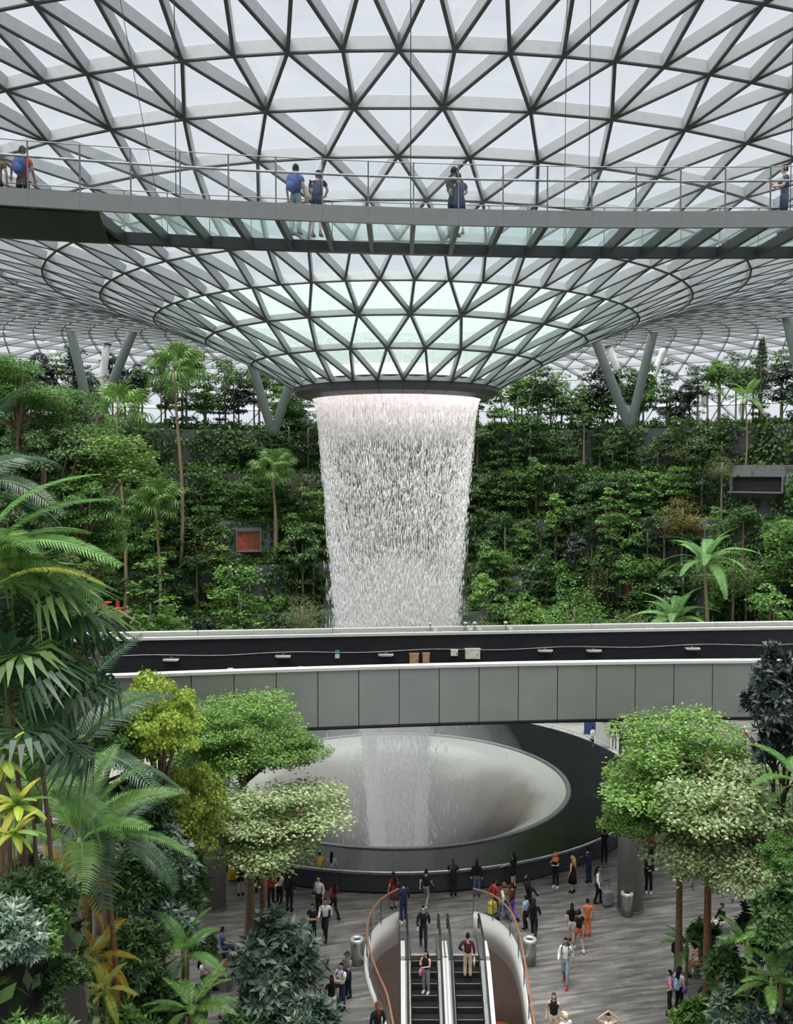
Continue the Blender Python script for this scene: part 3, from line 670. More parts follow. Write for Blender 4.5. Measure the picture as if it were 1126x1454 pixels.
# parapets that show between the trees
M_slab = plain('grey_stone_slab', (.16, .165, .165), .6, var=.2, scale=3, bump=.3, bscale=12)
for (a0, a1, r, z, h, n, lab) in [(math.radians(101), math.radians(114), 51.3, 22.0, 1.5, 10, 'curved grey stone balcony with people behind its railing'),
                                  (math.radians(58), math.radians(73), 51.6, 22.1, 1.3, 12, 'dark stone parapet of the top terrace beside the dark opening')]:
    am = (a0+a1)/2; o = thing('stone_balcony', lab, 'balcony', (r*math.cos(am), D+r*math.sin(am), z)); I = Matrix.Translation((-r*math.cos(am), -D-r*math.sin(am), -z))
    for k in range(n):
        b0 = a0+(a1-a0)*k/n; b1 = a0+(a1-a0)*(k+1)/n-.0006
        for q in range(3): MB().lathe([(r-.25, z+h*q/3+.01), (r-.25, z+h*(q+1)/3-.01), (r+.1, z+h*(q+1)/3-.01), (r+.1, z+h*q/3+.01)], 2, (0, D, 0), b0+(.01 if q % 2 else 0), b1+(.01 if q % 2 else 0), close=True).build('stone_block', M_slab, o).matrix_parent_inverse = I
    MB().lathe([(r-.2, z), (r-.2, z+.1), (r+2.2, z+.1), (r+2.2, z)], 20, (0, D, 0), a0, a1, close=True).build('slab', M_slab, o).matrix_parent_inverse = I
    for hz in (.55, 1.1): MB().lathe([(r-.03, z+h+hz), (r, z+h+hz+.03), (r+.03, z+h+hz), (r, z+h+hz-.03)], 20, (0, D, 0), a0, a1, close=True).build('rail', M_rail, o).matrix_parent_inverse = I
    for k in range(n+1):
        b = a0+(a1-a0)*k/n; p = (r*math.cos(b), D+r*math.sin(b), z+h)
        MB().bar(p, (p[0], p[1], z+h+1.1), .05, .05, (math.cos(b), math.sin(b), 0)).build('post', M_rail, o).matrix_parent_inverse = I
tr_ = thing('terrace_railing', 'thin steel railing along the edge of the top terrace', 'railing', (0, D+52, 23.3)); I = Matrix.Translation((0, -D-52, -23.3))
for hz in (.6, 1.1):
    MB().lathe([(52.5-.03, 23.3+hz), (52.5, 23.33+hz), (52.53, 23.3+hz), (52.5, 23.27+hz)], 80, (0, D, 0), math.radians(40), math.radians(140), close=True).build('rail', M_rail, tr_).matrix_parent_inverse = I
for k in range(64):
    b = math.radians(40+100*k/63); p = (52.5*math.cos(b), D+52.5*math.sin(b), 23.3)
    MB().bar(p, (p[0], p[1], 24.4), .05, .05, (math.cos(b), math.sin(b), 0)).build('post', M_rail, tr_).matrix_parent_inverse = I
# openings in the valley wall
M_dark = plain('dark_recess', (.01, .01, .011), .8); M_redl = plain('orange_red_shop_lining', (.40, .085, .03), .5, var=.5, scale=2)
HOLES = []
def opening(px, py, w, h, label, lining=None, slats=0, name='wall_opening'):
    P = onwall(px, py); a = math.atan2(P.y-D, P.x); s = P.y/F; w *= s; h *= s
    o = thing(name, label, 'opening', P-Vector((math.cos(a), math.sin(a), 0))*.14, a)
    HOLES.append((a, P.z, w/2+.3, h/2+.4))
    o.rotation_euler = (0, 0, a+PI/2)
    f = MB(); t = .14                                        # local -y is out of the wall towards the basin
    f.box((-w/2, .15, 0), (t, .8, h)); f.box((w/2, .15, 0), (t, .8, h)); f.build('jamb', M_slab, o)
    MB().box((0, .08, h/2+.2), (w+.3, .55, .4)).build('lintel', M_slab, o)
    for sx in (-1, 1): MB().box((sx*(w/2+w*.22+.07), -.12, .35), (w*.44, .5, h+1.3)).build('wall_slab', M_slab, o)
    MB().box((0, -.12, h/2+.75), (w*1.5, .5, .7)).build('wall_slab', M_slab, o)
    MB().box((0, .05, 0), (w, .08, h)).build('back_panel', lining or M_dark, o)
    MB().box((0, .35, -h/2), (w+.2, 1.2, .12)).build('sill', M_slab, o)
    for k in range(slats): MB().box((-w/2+w*(k+.5)/slats*.55, .12, .1*h), (.09, .22, h*.8)).build('slat', plain('brown_timber_slat', (.30, .10, .04), .5), o)
    return o
opening(351, 768, 34, 28, 'orange-lined opening with timber slats behind the fan palm trunk', M_redl, 9)
opening(312, 762, 14, 14, 'small orange-lined opening beside a wispy tree', M_redl, 3)
opening(137, 772, 8, 18, 'narrow red-lined opening behind the long-trunked fan palms', M_redl, 2)
opening(1078, 688, 76, 22, 'wide dark opening under a grey lintel on the upper terrace')
opening(970, 757, 70, 12, 'long low dark slot under the terrace behind the broad-fronded palm', M_redl)
opening(893, 836, 18, 20, 'dark doorway with a red panel among the lower trees', M_redl, 2)
opening(455, 795, 18, 13, 'square dark window in the grey wall beside the waterfall')
for k, (px, w) in enumerate(((700, 12), (722, 26))):
    P = onwall(px+7, 834); a = math.atan2(P.y-D, P.x); s = P.y/F
    o = thing('wall_panel', ('narrow' if k == 0 else 'broad')+' pale grey panel in the stone wall behind the low trees', 'panel', P, a+PI/2)
    MB().box((0, .1, 0), (w*s, .3, 26*s)).build('sheet', plain('pale_grey_panel', (.42, .42, .42), .5), o)
    MB().box((0, .15, 13*s+.1), (w*s+.2, .4, .2)).build('head_trim', M_slab, o)
# shop front behind the water: white boards and hanging lamps
P = onwall(478, 838); a = math.atan2(P.y-D, P.x); s = P.y/F
o = thing('shop_front', 'shop front with white boards half hidden behind the falling water', 'shop front', P, a+PI/2)
MB().box((-.6, .0, 0), (4.4, .3, 3.0)).build('back_panel', M_dark, o)
for x, z, w, h in ((1.6, .7, .1, .1), (1.05, 1.15, .5, .14), (.35, 1.15, .4, .14), (-.1, 1.15, .3, .14), (1.1, .5, .28, .9), (.95, -.6, .35, .8), (.25, -.7, .2, .9), (-1.2, .9, 1.5, .3), (-1.2, .3, 1.5, .35), (-1.2, -.3, 1.4, .3), (-1.3, -.85, 1.6, .35)):
    MB().box((x, .22, z), (w, .14, h)).build('white_board', M_white, o)
# white triangular letter-like marks on the wall behind the water
P = onwall(525, 702); a = math.atan2(P.y-D, P.x); s = P.y/F
o = thing('wall_sign', 'white angular lettering half hidden behind the falling water', 'sign', P, a+PI/2)
def glyph(poly):
    c = sum(p[0] for p in poly)/len(poly), sum(p[1] for p in poly)/len(poly)
    q = [(-(x-525)*s, .12, -(y-702)*s) for x, y in poly]; n = len(q)
    MB().add(q+[(x, y+.16, z) for x, y, z in q], [tuple(range(n)), tuple(reversed(range(n, 2*n)))]+[(i, n+i, n+(i+1) % n, (i+1) % n) for i in range(n)]).build('letter', M_white, o)
for g in ([(493, 691), (498, 691), (493, 702), (489, 702)], [(523, 707), (529, 692), (533, 705)], [(535, 704), (539, 696), (543, 704)], [(547, 705), (548, 692), (553, 692), (553, 704)], [(558, 692), (563, 692), (566, 700), (563, 700)],
          [(565, 700), (571, 692), (571, 704), (567, 704)], [(474, 705), (483, 706), (483, 716), (478, 716)], [(502, 706), (505, 706), (508, 716), (504, 716)], [(511, 704), (517, 704), (514, 711)]):
    glyph(g)

# ================================================================ foliage makers
def quads(c, ax, nr, L, Wd, fold=.12):
    """one four-cornered leaf per row: base c, along ax, facing nr"""
    n = len(c); ax = ax/np.linalg.norm(ax, axis=1, keepdims=True); sd = np.cross(ax, nr); sd /= np.linalg.norm(sd, axis=1, keepdims=True)+1e-9; nn = np.cross(sd, ax)
    L = np.broadcast_to(L, (n,))[:, None]; Wd = np.broadcast_to(Wd, (n,))[:, None]
    c = c+rng.normal(size=(n, 3))*np.where(rng.random(n) < .14, .022, .009)[:, None]
    mid = c+ax*L*.5+nn*L*fold
    return np.stack([c, mid+sd*Wd-nn*Wd*.3, c+ax*L-nn*L*.05, mid-sd*Wd-nn*Wd*.3], 1).reshape(-1, 3), np.arange(n*4).reshape(-1, 4)
def unit(n): v = rng.normal(size=(n, 3)); return v/np.linalg.norm(v, axis=1, keepdims=True)
def crown_round(n, clumps, h=.8, leaf=.035, aspect=.4, cr=.16, up=.5, seed=0):
    cc = unit(clumps)*(.25+.75*rng.random((clumps, 1))**.5)*np.array([.5-cr*.6, .5-cr*.6, h/2-cr*.5]); cc[:, 2] += h/2
    k = rng.integers(0, clumps, n); d = unit(n); d[:, 2] = np.abs(d[:, 2])*.9-.15+.1*rng.normal(size=n)*0
    rad = cr*(.6+.4*rng.random((n, 1)))*(.75+.5*((k*7919) % 13/13.))[:, None]
    c = cc[k]+d*rad*np.array([1, 1, .7])
    nr = d+np.array([0, 0, up])+.5*rng.normal(size=(n, 3)); ax = np.cross(nr, unit(n))+d*.4+np.array([0, 0, -.25])
    return quads(c, ax, nr, leaf*(.7+.6*rng.random(n)), leaf*aspect*(.8+.4*rng.random(n)))
def crown_layered(n, tiers, h=1.0, leaf=.035, aspect=.42, pads=7, thin=.03, loose=False):
    C = []; 
    for t in range(tiers):
        z = h*(t+.35)/tiers; R = (.5*(1-.55*(t/tiers)**1.6)*(.75+.25*rng.random())*(1 if t else .8)) if not loose else .30+.2*rng.random()
        for p in range(max(3, int(pads*(1-.4*t/tiers)))):
            a = 2*PI*(p+rng.random()*.7)/pads; q = R*(.35+.5*rng.random()); C.append((q*math.cos(a), q*math.sin(a), z+.05*h*rng.normal()*.6, R*(.34+.2*rng.random())))
    C = np.array(C); k = rng.choice(len(C), n, p=C[:, 3]**2/np.sum(C[:, 3]**2)); a = rng.random(n)*2*PI; q = np.sqrt(rng.random(n))*C[k, 3]
    c = np.stack([C[k, 0]+q*np.cos(a), C[k, 1]+q*np.sin(a), C[k, 2]+thin*rng.normal(size=n)-.10*q], 1)
    nr = np.array([0, 0, 1.])+.38*rng.normal(size=(n, 3)); ax = np.stack([np.cos(a), np.sin(a), -.25+0*a], 1)+.7*rng.normal(size=(n, 3))*np.array([1, 1, .3])
    return quads(c, ax, nr, leaf*(.7+.6*rng.random(n)), leaf*aspect*(.8+.4*rng.random(n)))
def crown_rosette(tips, per, h=1.2, leaf=.12, aspect=.16, seed=0):
    d = unit(tips); d[:, 2] = np.abs(d[:, 2])*1.25-.35; az = np.arctan2(d[:, 1], d[:, 0]); lob = .80+.26*np.sin(3*az+2.2*d[:, 2])+.16*np.sin(7*az-5*d[:, 2]); c0 = d*np.array([.44, .44, h*.5])*((.42+.58*rng.random(tips)**.5)*lob)[:, None]; c0[:, 2] += h*.45
    k = np.repeat(np.arange(tips), per); j = np.tile(np.arange(per), tips); n = len(k)
    dd = d/np.linalg.norm(d, axis=1, keepdims=True)+np.array([0, 0, .7]); dd /= np.linalg.norm(dd, axis=1, keepdims=True)
    u = np.cross(dd, np.array([.3, .2, .9])); u /= np.linalg.norm(u, axis=1, keepdims=True); v = np.cross(dd, u)
    a = j*2.4+rng.random(n)*.5; el = .15+.9*(j/per)+.2*rng.normal(size=n)
    ax = (u[k]*np.cos(a)[:, None]+v[k]*np.sin(a)[:, None])*np.cos(el)[:, None]+dd[k]*np.sin(el)[:, None]; ax[:, 2] -= .15
    return quads(c0[k], ax, dd[k]+.2*rng.normal(size=(n, 3)), leaf*(.7+.5*rng.random(n)), leaf*aspect*(.8+.4*rng.random(n)), .08)
def crown_spire(n, h=2.4, leaf=.06):
    t = rng.random(n)**.9; tier = np.round(t*14)/14; R = .5*(1-tier)**.8*(.75+.25*np.sin(tier*40))+.05; br = rng.integers(0, 7, n)*2*PI/7+tier*9; q = rng.random(n)**.7*R
    a = br+.16*rng.normal(size=n)
    c = np.stack([q*np.cos(a), q*np.sin(a), tier*h+.25*q+.02*h*rng.normal(size=n)], 1); nr = unit(n)+np.array([0, 0, .6]); ax = np.stack([np.cos(a), np.sin(a), .4+0*a], 1)+.6*rng.normal(size=(n, 3))
    return quads(c, ax, nr, leaf*(.6+.8*rng.random(n)), leaf*.2)
def frond_mesh(name, mat, pairs=34, width=.20, droop=.5, lw=.014, rise=.12, fold=.35, taper=.9, vee=.35):
    """feather leaf, length 1 along +x, arching down; leaflets both sides"""
    V, Q, mi = [], [], []
    def P(t): return np.array([t*(1-.12*droop*t*t), 0, rise*t*4*(1-t)*.5+.0-droop*t**2.2*.55])
    ts = np.linspace(0, 1, 12); w = .010
    for i, t in enumerate(ts):
        p = P(t); r = w*(1-.85*t); V += [p+np.array([0, r, 0]), p+np.array([0, 0, r]), p+np.array([0, -r, 0])]
    for i in range(11):
        for j in range(2): Q.append((i*3+j, i*3+j+1, i*3+j+4, i*3+j+3)); mi.append(1)
    for k in range(pairs):
        t = .16+.83*(k+.5)/pairs; p = P(t); tg = P(min(1, t+.02))-P(t-.02); tg /= np.linalg.norm(tg); L = width*(math.sin(PI*(t*.86+.10))**.7)*(1-.35*t*taper)
        for s in (-1, 1):
            side = np.array([0, s, 0]); d = side*.9+tg*.55+np.array([0, 0, vee])*.6; d /= np.linalg.norm(d); L2 = L*(.9+.2*rng.random())
            dr = np.array([0, 0, -1.])*L2*fold; b = len(V); wv = tg*lw
            V += [p-wv*.5, p+wv*.5, p+d*L2*.5+wv*.9, p+d*L2*.5-wv*.6, p+d*L2+dr]
            Q += [(b, b+1, b+2, b+3), (b+3, b+2, b+4, b+4)]; mi += [0, 0]
    V = np.array(V); mb = MB(); mb.v = [tuple(x) for x in V]; mb.f = [tuple(dict.fromkeys(q)) for q in Q]; mb.m = mi
    return mb.mesh(name, [mat, M_stem])
def fan_mesh(name, mat, segs=22, spread=5.2, droop=.35, pet=.55):
    """fan leaf: stalk along +x, then a pleated fan split at its tips"""
    V, Q, mi = [], [], []
    V += [(0, .012, 0), (0, -.012, 0), (pet, -.008, .05), (pet, .008, .05)]; Q.append((0, 1, 2, 3)); mi.append(1)
    for k in range(segs):
        a = -spread/2+spread*(k+.5)/segs; w = spread/segs*.56; L = .48*(.82+.18*math.cos(a*.7)); b = len(V); z = .05
        c = np.array([pet, 0, z]); d0 = np.array([math.cos(a), math.sin(a), 0]); s = np.array([-math.sin(a), math.cos(a), 0]); pl = .02*(1 if k % 2 else -1)
        m = c+d0*L*.55+np.array([0, 0, .05-.04*droop+pl]); e = c+d0*L*.93+np.array([0, 0, -.30*droop*(1.2+.5*abs(a))+.02+pl])*L*1.6
        V += [c, m-s*w*L*.5, m+s*w*L*.5, e]; Q += [(b, b+1, b+3, b+2)]; mi.append(0)
    mb = MB(); mb.v = [tuple(x) for x in V]; mb.f = Q; mb.m = mi
    return mb.mesh(name, [mat, M_stem])
M_stem = plain('green_leaf_stalk', (.16, .22, .06), .5)
M_bark = plain('brown_bark', (.17, .105, .065), .8, var=.3, scale=6, bump=.5, bscale=20)
M_bark_d = plain('blackish_bark', (.035, .026, .02), .85, var=.3, scale=6)
M_bark_g = plain('grey_brown_bark', (.22, .185, .15), .8, var=.25, scale=6, bump=.4, bscale=20)
M_bark_p = plain('ringed_palm_bark', (.30, .22, .13), .75, var=.25, scale=12, bump=.4, stretch=(1, 1, 6))
M_bark_r = plain('reddish_bark', (.24, .11, .06), .75, var=.3, scale=8, bump=.4)
L_mid = leaf('mid_green_leaves', [(.055, .13, .025), (.09, .20, .04), (.14, .28, .065), (.20, .35, .10)])
L_dark = leaf('dark_green_leaves', [(.03, .068, .02), (.055, .115, .032), (.085, .165, .05), (.13, .21, .08)], .3)
L_bright = leaf('bright_green_leaves', [(.10, .20, .035), (.15, .28, .05), (.21, .36, .08), (.29, .44, .14)], .4)
L_olive = leaf('olive_leaves', [(.10, .14, .05), (.15, .19, .07), (.20, .24, .10), (.26, .27, .12)])
L_pale = leaf('pale_variegated_leaves', [(.21, .29, .11), (.32, .42, .17), (.44, .53, .27), (.56, .62, .38)], .35)
L_lime = leaf('lime_yellow_leaves', [(.20, .31, .035), (.30, .42, .05), (.40, .51, .07), (.50, .57, .14)], .4)
L_blue = leaf('grey_green_leaves', [(.05, .10, .065), (.09, .15, .10), (.15, .22, .15), (.24, .30, .23)], .2, .35, .6)
L_black = leaf('blackish_leaves', [(.012, .022, .02), (.02, .034, .028), (.035, .05, .045), (.05, .07, .06)], .15, .4, .5)
L_yel = leaf('yellow_green_leaves', [(.30, .36, .04), (.44, .46, .06), (.56, .53, .10), (.20, .30, .05)], .4)
L_gold = leaf('golden_leaves', [(.72, .50, .04), (.80, .58, .08), (.66, .38, .04), (.58, .55, .07)], .5)
L_rust = leaf('golden_olive_leaves', [(.20, .19, .05), (.28, .25, .07), (.35, .29, .09)])
L_fr = leaf('palm_frond_leaves', [(.06, .17, .03), (.09, .22, .04), (.12, .27, .06)], .3, .38, .5)
L_fr_b = leaf('fresh_palm_frond_leaves', [(.09, .20, .04), (.13, .27, .055), (.19, .34, .09)], .35, .34, .6)
L_fr_d = leaf('deep_green_frond_leaves', [(.025, .07, .03), (.04, .10, .045), (.06, .13, .06)], .2, .35, .6)
L_fan = leaf('fan_palm_leaves', [(.10, .21, .045), (.15, .28, .06), (.21, .36, .10)], .35, .4, .5)
L_fern = leaf('broad_frond_leaves', [(.13, .28, .08), (.17, .34, .11), (.22, .40, .16)], .35, .45, .4)
def crownmesh(nm, vf, mat): return npmesh(nm, vf[0], vf[1], mat)
CR = {}
def crown(key, mat):
    k = (key, mat.name)
    if k not in CR:
        if key not in CR: CR[key] = None
        base = [m for kk, m in CR.items() if isinstance(kk, tuple) and kk[0] == key]
        if base: me = base[0].copy(); me.materials.clear(); me.materials.append(mat)
        else:
            g = {'lay1': lambda: crown_layered(2600, 5, 1.15, .055), 'lay2': lambda: crown_layered(2400, 4, .8, .06), 'lay3': lambda: crown_layered(2300, 7, 1.9, .062, pads=5),
                 'rnd1': lambda: crown_round(3000, 34, .95, .058), 'rnd2': lambda: crown_round(2600, 24, 1.25, .065, .45, .18), 'rnd3': lambda: crown_round(2600, 40, .75, .055, .35, .13),
                 'airy': lambda: crown_round(1300, 26, 1.2, .05, .35, .13), 'col': lambda: crown_round(2600, 30, 2.4, .085, .42, .22), 'wisp': lambda: crown_layered(3600, 4, .7, .034, .22, 8, .06),
                 'shrub': lambda: crown_rosette(70, 14, .9, .22, .2), 'big': lambda: crown_round(800, 26, .9, .13, .5, .2), 'spire': lambda: crown_spire(5200),
                 'fine1': lambda: crown_layered(22000, 5, .50, .024, .36, 9, .024, True), 'fine2': lambda: crown_layered(17000, 6, .62, .027, .36, 7, .026, True), 'fine3': lambda: crown_round(12000, 46, .85, .036, .38, .13),
                 'fine4': lambda: crown_layered(12000, 4, .36, .032, .40, 7, .03, True),
                 'ros': lambda: crown_rosette(330, 13, 1.35, .125, .17), 'ros2': lambda: crown_rosette(260, 12, 1.0, .15, .15), 'blade': lambda: crown_rosette(26, 14, .8, .42, .12)}[key]
            me = crownmesh('foliage_'+key, g(), mat)
        CR[k] = me
    return CR[k]
TR = {}
def trunkmesh(mat, bend=0):
    k = (mat.name, bend)
    if k not in TR:
        pts = [(bend*.05*math.sin(t*4.2), bend*.04*math.sin(t*5+1), t) for t in [i/8 for i in range(9)]]
        TR[k] = MB().tube(pts, [1.0-.45*t/8+(.35 if t == 0 else 0) for t in range(9)], 8).mesh('trunk', mat, True)
        # unit trunk: radius 1 in xy is scaled, so bend must follow
    return TR[k]
def trunk(o, z1, r, mat, bend=0):
    x = MB(); pts = [(bend*.035*z1*math.sin(t*4.2), bend*.03*z1*math.sin(t*5+1), z1*t) for t in [i/8 for i in range(9)]]
    key = (mat.name, round(z1, 1), round(r, 2), bend)
    if key not in TR:
        pts[0] = (0, 0, -.25)
        TR[key] = x.tube(pts, [r*(1-.4*t/8+(.3 if t == 0 else 0)) for t in range(9)], 8).mesh('trunk', mat, True)
    link(TR[key], 'trunk', o); return Vector(pts[-1])
def branches(o, top, z0, width, h, n, r, mat):
    s = MB()
    for k in range(n):
        a = 2*PI*k/n+random.random(); q = width*(.2+.25*random.random()); zz = top+h*(.15+.6*random.random())
        st = Vector((0, 0, z0+(top-z0)*(.7+.3*random.random()))); en = Vector((q*math.cos(a), q*math.sin(a), zz)); mid = st.lerp(en, .5)+Vector((0, 0, -.06*width))
        s.tube([st, mid, en], [r*.55, r*.4, r*.15], 5)
    s.build('branches', mat, o, True)
def tree(name, label, cat, x, y, z0, ztop, width, key, lmat, bark=None, r=None, group=None, hs=1., br=0, bend=0, rz=None):
    o = thing(name, label, cat, (x, y, z0), random.random()*6.28 if rz is None else rz, group); me = crown(key, lmat)
    hh = max(v.co.z for v in me.vertices) if 'hh' not in me else me['hh']; me['hh'] = hh
    ch = hh*width*hs; zb = max(.15, ztop-z0-ch)
    link(me, 'foliage', o, (0, 0, zb), None, (width, width, width*hs))
    if bark: trunk(o, zb+ch*.55, r or .03*width+.04, bark, bend)
    if br: branches(o, zb, zb*.6, width, ch, br, (r or .1), bark)
    return o
FRM = {}
def palm(name, label, x, y, z0, zc, L, n, kind, bark=M_bark_p, r=.13, group=None, elmax=75, elmin=-35, azim=None, rz=0, cat='palm', tilt=0.):
    """zc: height of the crown's heart; L: leaf length"""
    o = thing(name, label, cat, (x, y, z0), rz, group); zb = zc-z0
    if zb > .3: trunk(o, zb, r, bark, .5 if zb > 4 else 0)
    if zb > 1.: MB().tube([(0, 0, zb-.5), (0, 0, zb-.1), (0, 0, zb+.25)], [r*1.1, r*1.3, r*.5], 8).build('crownshaft', M_stem, o, True)
    for k in range(n):
        az, el = (azim[k] if azim else (k*2.39996+.3*random.random(), math.radians(elmax+(elmin-elmax)*(k/(n-1))**.9)))
        me = FRM[kind][k % len(FRM[kind])]; sc = L*(.88+.24*random.random())
        link(me, 'frond', o, (0, 0, zb+.05), (random.uniform(-.25, .25)+tilt, -el, az), (sc, sc, sc))
    return o
FRM['feather'] = [frond_mesh('frond', L_fr, 40, .26, d, .0125, .14, .30) for d in (.45, .75)]
FRM['feather_bright'] = [frond_mesh('frond', L_fr_b, 38, .27, d, .0135, .16, .22) for d in (.35, .55)]
FRM['feather_dark'] = [frond_mesh('frond', L_fr_d, 40, .27, d, .0125, .14, .35) for d in (.5, .8)]
FRM['fern'] = [frond_mesh('frond', L_fern, 30, .17, d, .022, .14, .08, .6, .1) for d in (.6, .9)]
FRM['treefern'] = [frond_mesh('frond', L_mid, 34, .22, .6, .017, .1, .1, .9, .05)]
FRM['gold'] = [frond_mesh('frond', L_gold, 40, .26, .5, .011)]
FRM['yellow_tip'] = [frond_mesh('frond', L_yel, 46, .2, .6, .011)]
FRM['fan'] = [fan_mesh('frond', L_fan, 22, 5.2, d) for d in (.35, .7)]
FRM['fan_dark'] = [fan_mesh('frond', L_fr_d, 24, 5.0, d) for d in (.4, .9)]
def paddle(name, mat, w=.17):
    V, Q = [], []; k = 9
    for i in range(k+1):
        t = i/k; ww = w*math.sin(PI*min(1, (t*.92+.06)))**.6*(1 if t > .14 else .12); z = .35*t-.62*t*t
        V += [(t, -ww, z-.03), (t, 0, z+.03), (t, ww, z-.03)]
    for i in range(k): Q += [(i*3, i*3+1, i*3+4, i*3+3), (i*3+1, i*3+2, i*3+5, i*3+4)]
    mb = MB(); mb.v = V; mb.f = Q; mb.m = [0]*len(Q); return mb.mesh(name, [mat])
FRM['paddle'] = [paddle('leaf_blade', L_fern)]; FRM['ti'] = [paddle('leaf_blade', L_yel, .13), paddle('leaf_blade', L_lime, .15), paddle('leaf_blade', L_bright, .14)]
# ================================================================ planting on the far terraces
def polar(a, r): return r*math.cos(a), D+r*math.sin(a)
WALLNAME = ['at the foot of the valley wall', 'on the lowest stone terrace', 'on the second stone terrace', 'on the third stone terrace', 'on the fourth stone terrace', 'by the top railing']
KIND = {'lay': ('tiered_tree', 'flat-tiered mid green tree', 'tree'), 'layd': ('tiered_tree', 'flat-tiered dark green tree', 'tree'), 'rnd': ('broadleaf_tree', 'rounded mid green tree', 'tree'),
        'rndd': ('broadleaf_tree', 'rounded dark green tree', 'tree'), 'br': ('broadleaf_tree', 'young bright green tree', 'tree'), 'wisp': ('wispy_tree', 'wispy olive tree', 'tree'),
        'col': ('columnar_tree', 'slender columnar tree', 'tree'), 'airy': ('slender_tree', 'thin open-crowned tree', 'tree'), 'blk': ('dark_tree', 'blackish small tree', 'tree'), 'big': ('broad_leaved_shrub', 'big-leaved shrub', 'shrub')}
PAL = {'lay': (['lay1', 'lay2'], L_mid, M_bark_g), 'layd': (['lay1', 'lay3'], L_dark, M_bark_g), 'rnd': (['rnd1', 'rnd2'], L_mid, M_bark_g), 'rndd': (['rnd1', 'rnd2', 'rnd3'], L_dark, M_bark), 'br': (['lay3', 'rnd2'], L_bright, M_bark_g),
       'wisp': (['wisp'], L_olive, M_bark_g), 'col': (['col'], L_mid, M_bark_g), 'airy': (['airy', 'lay3'], L_dark, M_bark_g), 'blk': (['rnd2'], L_black, M_bark), 'big': (['big'], L_mid, None)}
def vtree(kind, lev, a, dr, hgt, wid):
    nm, lab, cat = KIND[kind]; keys, lm, bk = PAL[kind]; r, z = LEV[lev]
    x, y = polar(a, r+dr if lev == 0 and dr < 0 else r-dr); 
    tree(nm, lab+' '+WALLNAME[lev]+' near '+landmark(x, y, z), cat, x, y, z, z+hgt, wid, random.choice(keys), lm, bk, .045+.012*hgt, group=f'{lab} {WALLNAME[lev]}'[:60], hs=random.uniform(.85, 1.15))
LM = [(100, 'the leaning columns'), (255, 'the stone balcony'), (350, 'the orange-lined opening'), (440, 'the shop front'), (563, 'the waterfall'), (700, 'the pale wall panels'), (800, 'the blackish tree'), (893, 'the red-panelled doorway'), (985, 'the tree ferns'), (1080, 'the wide dark opening')]
def landmark(x, y, z): q = proj((x, y, z)); return min(LM, key=lambda t: abs(t[0]-q[0]))[1]
random.seed(21)
mix = [['lay', 'rnd', 'wisp', 'lay', 'rndd', 'layd', 'br', 'big', 'lay', 'blk'], ['layd', 'rnd', 'lay', 'rndd', 'wisp', 'br', 'big', 'airy', 'layd'], ['layd', 'rndd', 'airy', 'lay', 'col', 'big', 'rnd', 'layd', 'br'],
       ['layd', 'rndd', 'airy', 'col', 'lay', 'rnd', 'layd', 'wisp'], ['layd', 'rndd', 'airy', 'lay', 'br', 'rnd', 'col'], ['rndd', 'layd', 'airy', 'rnd', 'lay', 'rndd', 'airy', 'blk', 'col']]
for lev in range(6):
    r = LEV[lev][0]; a = math.radians(31+random.random()*2)
    step = [1.75, 1.8, 1.8, 1.85, 1.9, 2.1][lev]
    k = random.randrange(9)
    while a < math.radians(149):
        k += 1; kind = mix[lev][(k*7+random.randrange(3)) % len(mix[lev])]
        x, y = polar(a, r); q = proj((x, y, LEV[lev][1]+1.5)); ok = True
        if lev < 2 and q and 452 < q[0] < 668: ok = False                # the shop fronts seen through the water
        if lev in (2,) and q and 500 < q[0] < 590: ok = False
        if lev == 3 and q and 1040 < q[0] < 1120: ok = False
        if lev == 4 and q and (222 < q[0] < 322 or 1045 < q[0] < 1130): ok = False          # the stone balconies
        if lev in (1, 2) and q and 330 < q[0] < 372: ok = False
        if ok and (q is None or -190 < q[0] < 1320):
            h = random.uniform(3.2, 7.6) if lev < 5 else random.uniform(3.8, 7.8)
            w = random.uniform(2.8, 4.8)*(1.15 if kind in ('wisp', 'lay') else .55 if kind == 'col' else .8 if kind == 'airy' else 1)
            if lev == 3 and 215 < q[0] < 330: h = min(h, 4.6)
            if kind == 'big': h = random.uniform(1.6, 2.6); w = h*1.15
            vtree(kind, lev, a, random.uniform(.5, 1.3) if lev else random.uniform(.6, 4.), h, w)
        a += step/r*random.uniform(.75, 1.3)
for i in range(34):                                                        # a second, deeper row on the top terrace
    a = math.radians(44+92*(i+random.random()*.6)/34); kind = random.choice(['rndd', 'airy', 'layd', 'blk', 'lay']); x, y = polar(a, LEV[5][0]+random.uniform(2.5, 6))
    nm, lab, cat = KIND[kind]; keys, lm, bk = PAL[kind]
    h = random.uniform(4.5, 9.5)
    tree(nm, lab+' back from the railing near '+landmark(x, y, 24), cat, x, y, 23.3, 23.3+h, random.uniform(2.6, 4.4), random.choice(keys), lm, bk, .12, group=(lab+' back from the railing')[:60])
# trees that would share a label are told apart by their height
same = {}
for o in list(bpy.data.objects):
    if o.get('category') in ('tree', 'shrub') and 'near' in o.get('label', ''):
        f = [c for c in o.children if c.name.startswith('foliage')][0]; same.setdefault(o['label'], []).append((f.location.z+f.scale.z, o))
for lab, os_ in same.items():
    os_.sort(key=lambda t: -t[0]); wd_ = {2: ('taller', 'shorter'), 3: ('tallest', 'middle-sized', 'shortest'), 4: ('tallest', 'second tallest', 'third tallest', 'shortest'), 5: ('tallest', 'second tallest', 'third tallest', 'fourth tallest', 'shortest')}.get(len(os_))
    if wd_:
        for w_, (_, o) in zip(wd_, os_): o['label'] = w_+' '+lab
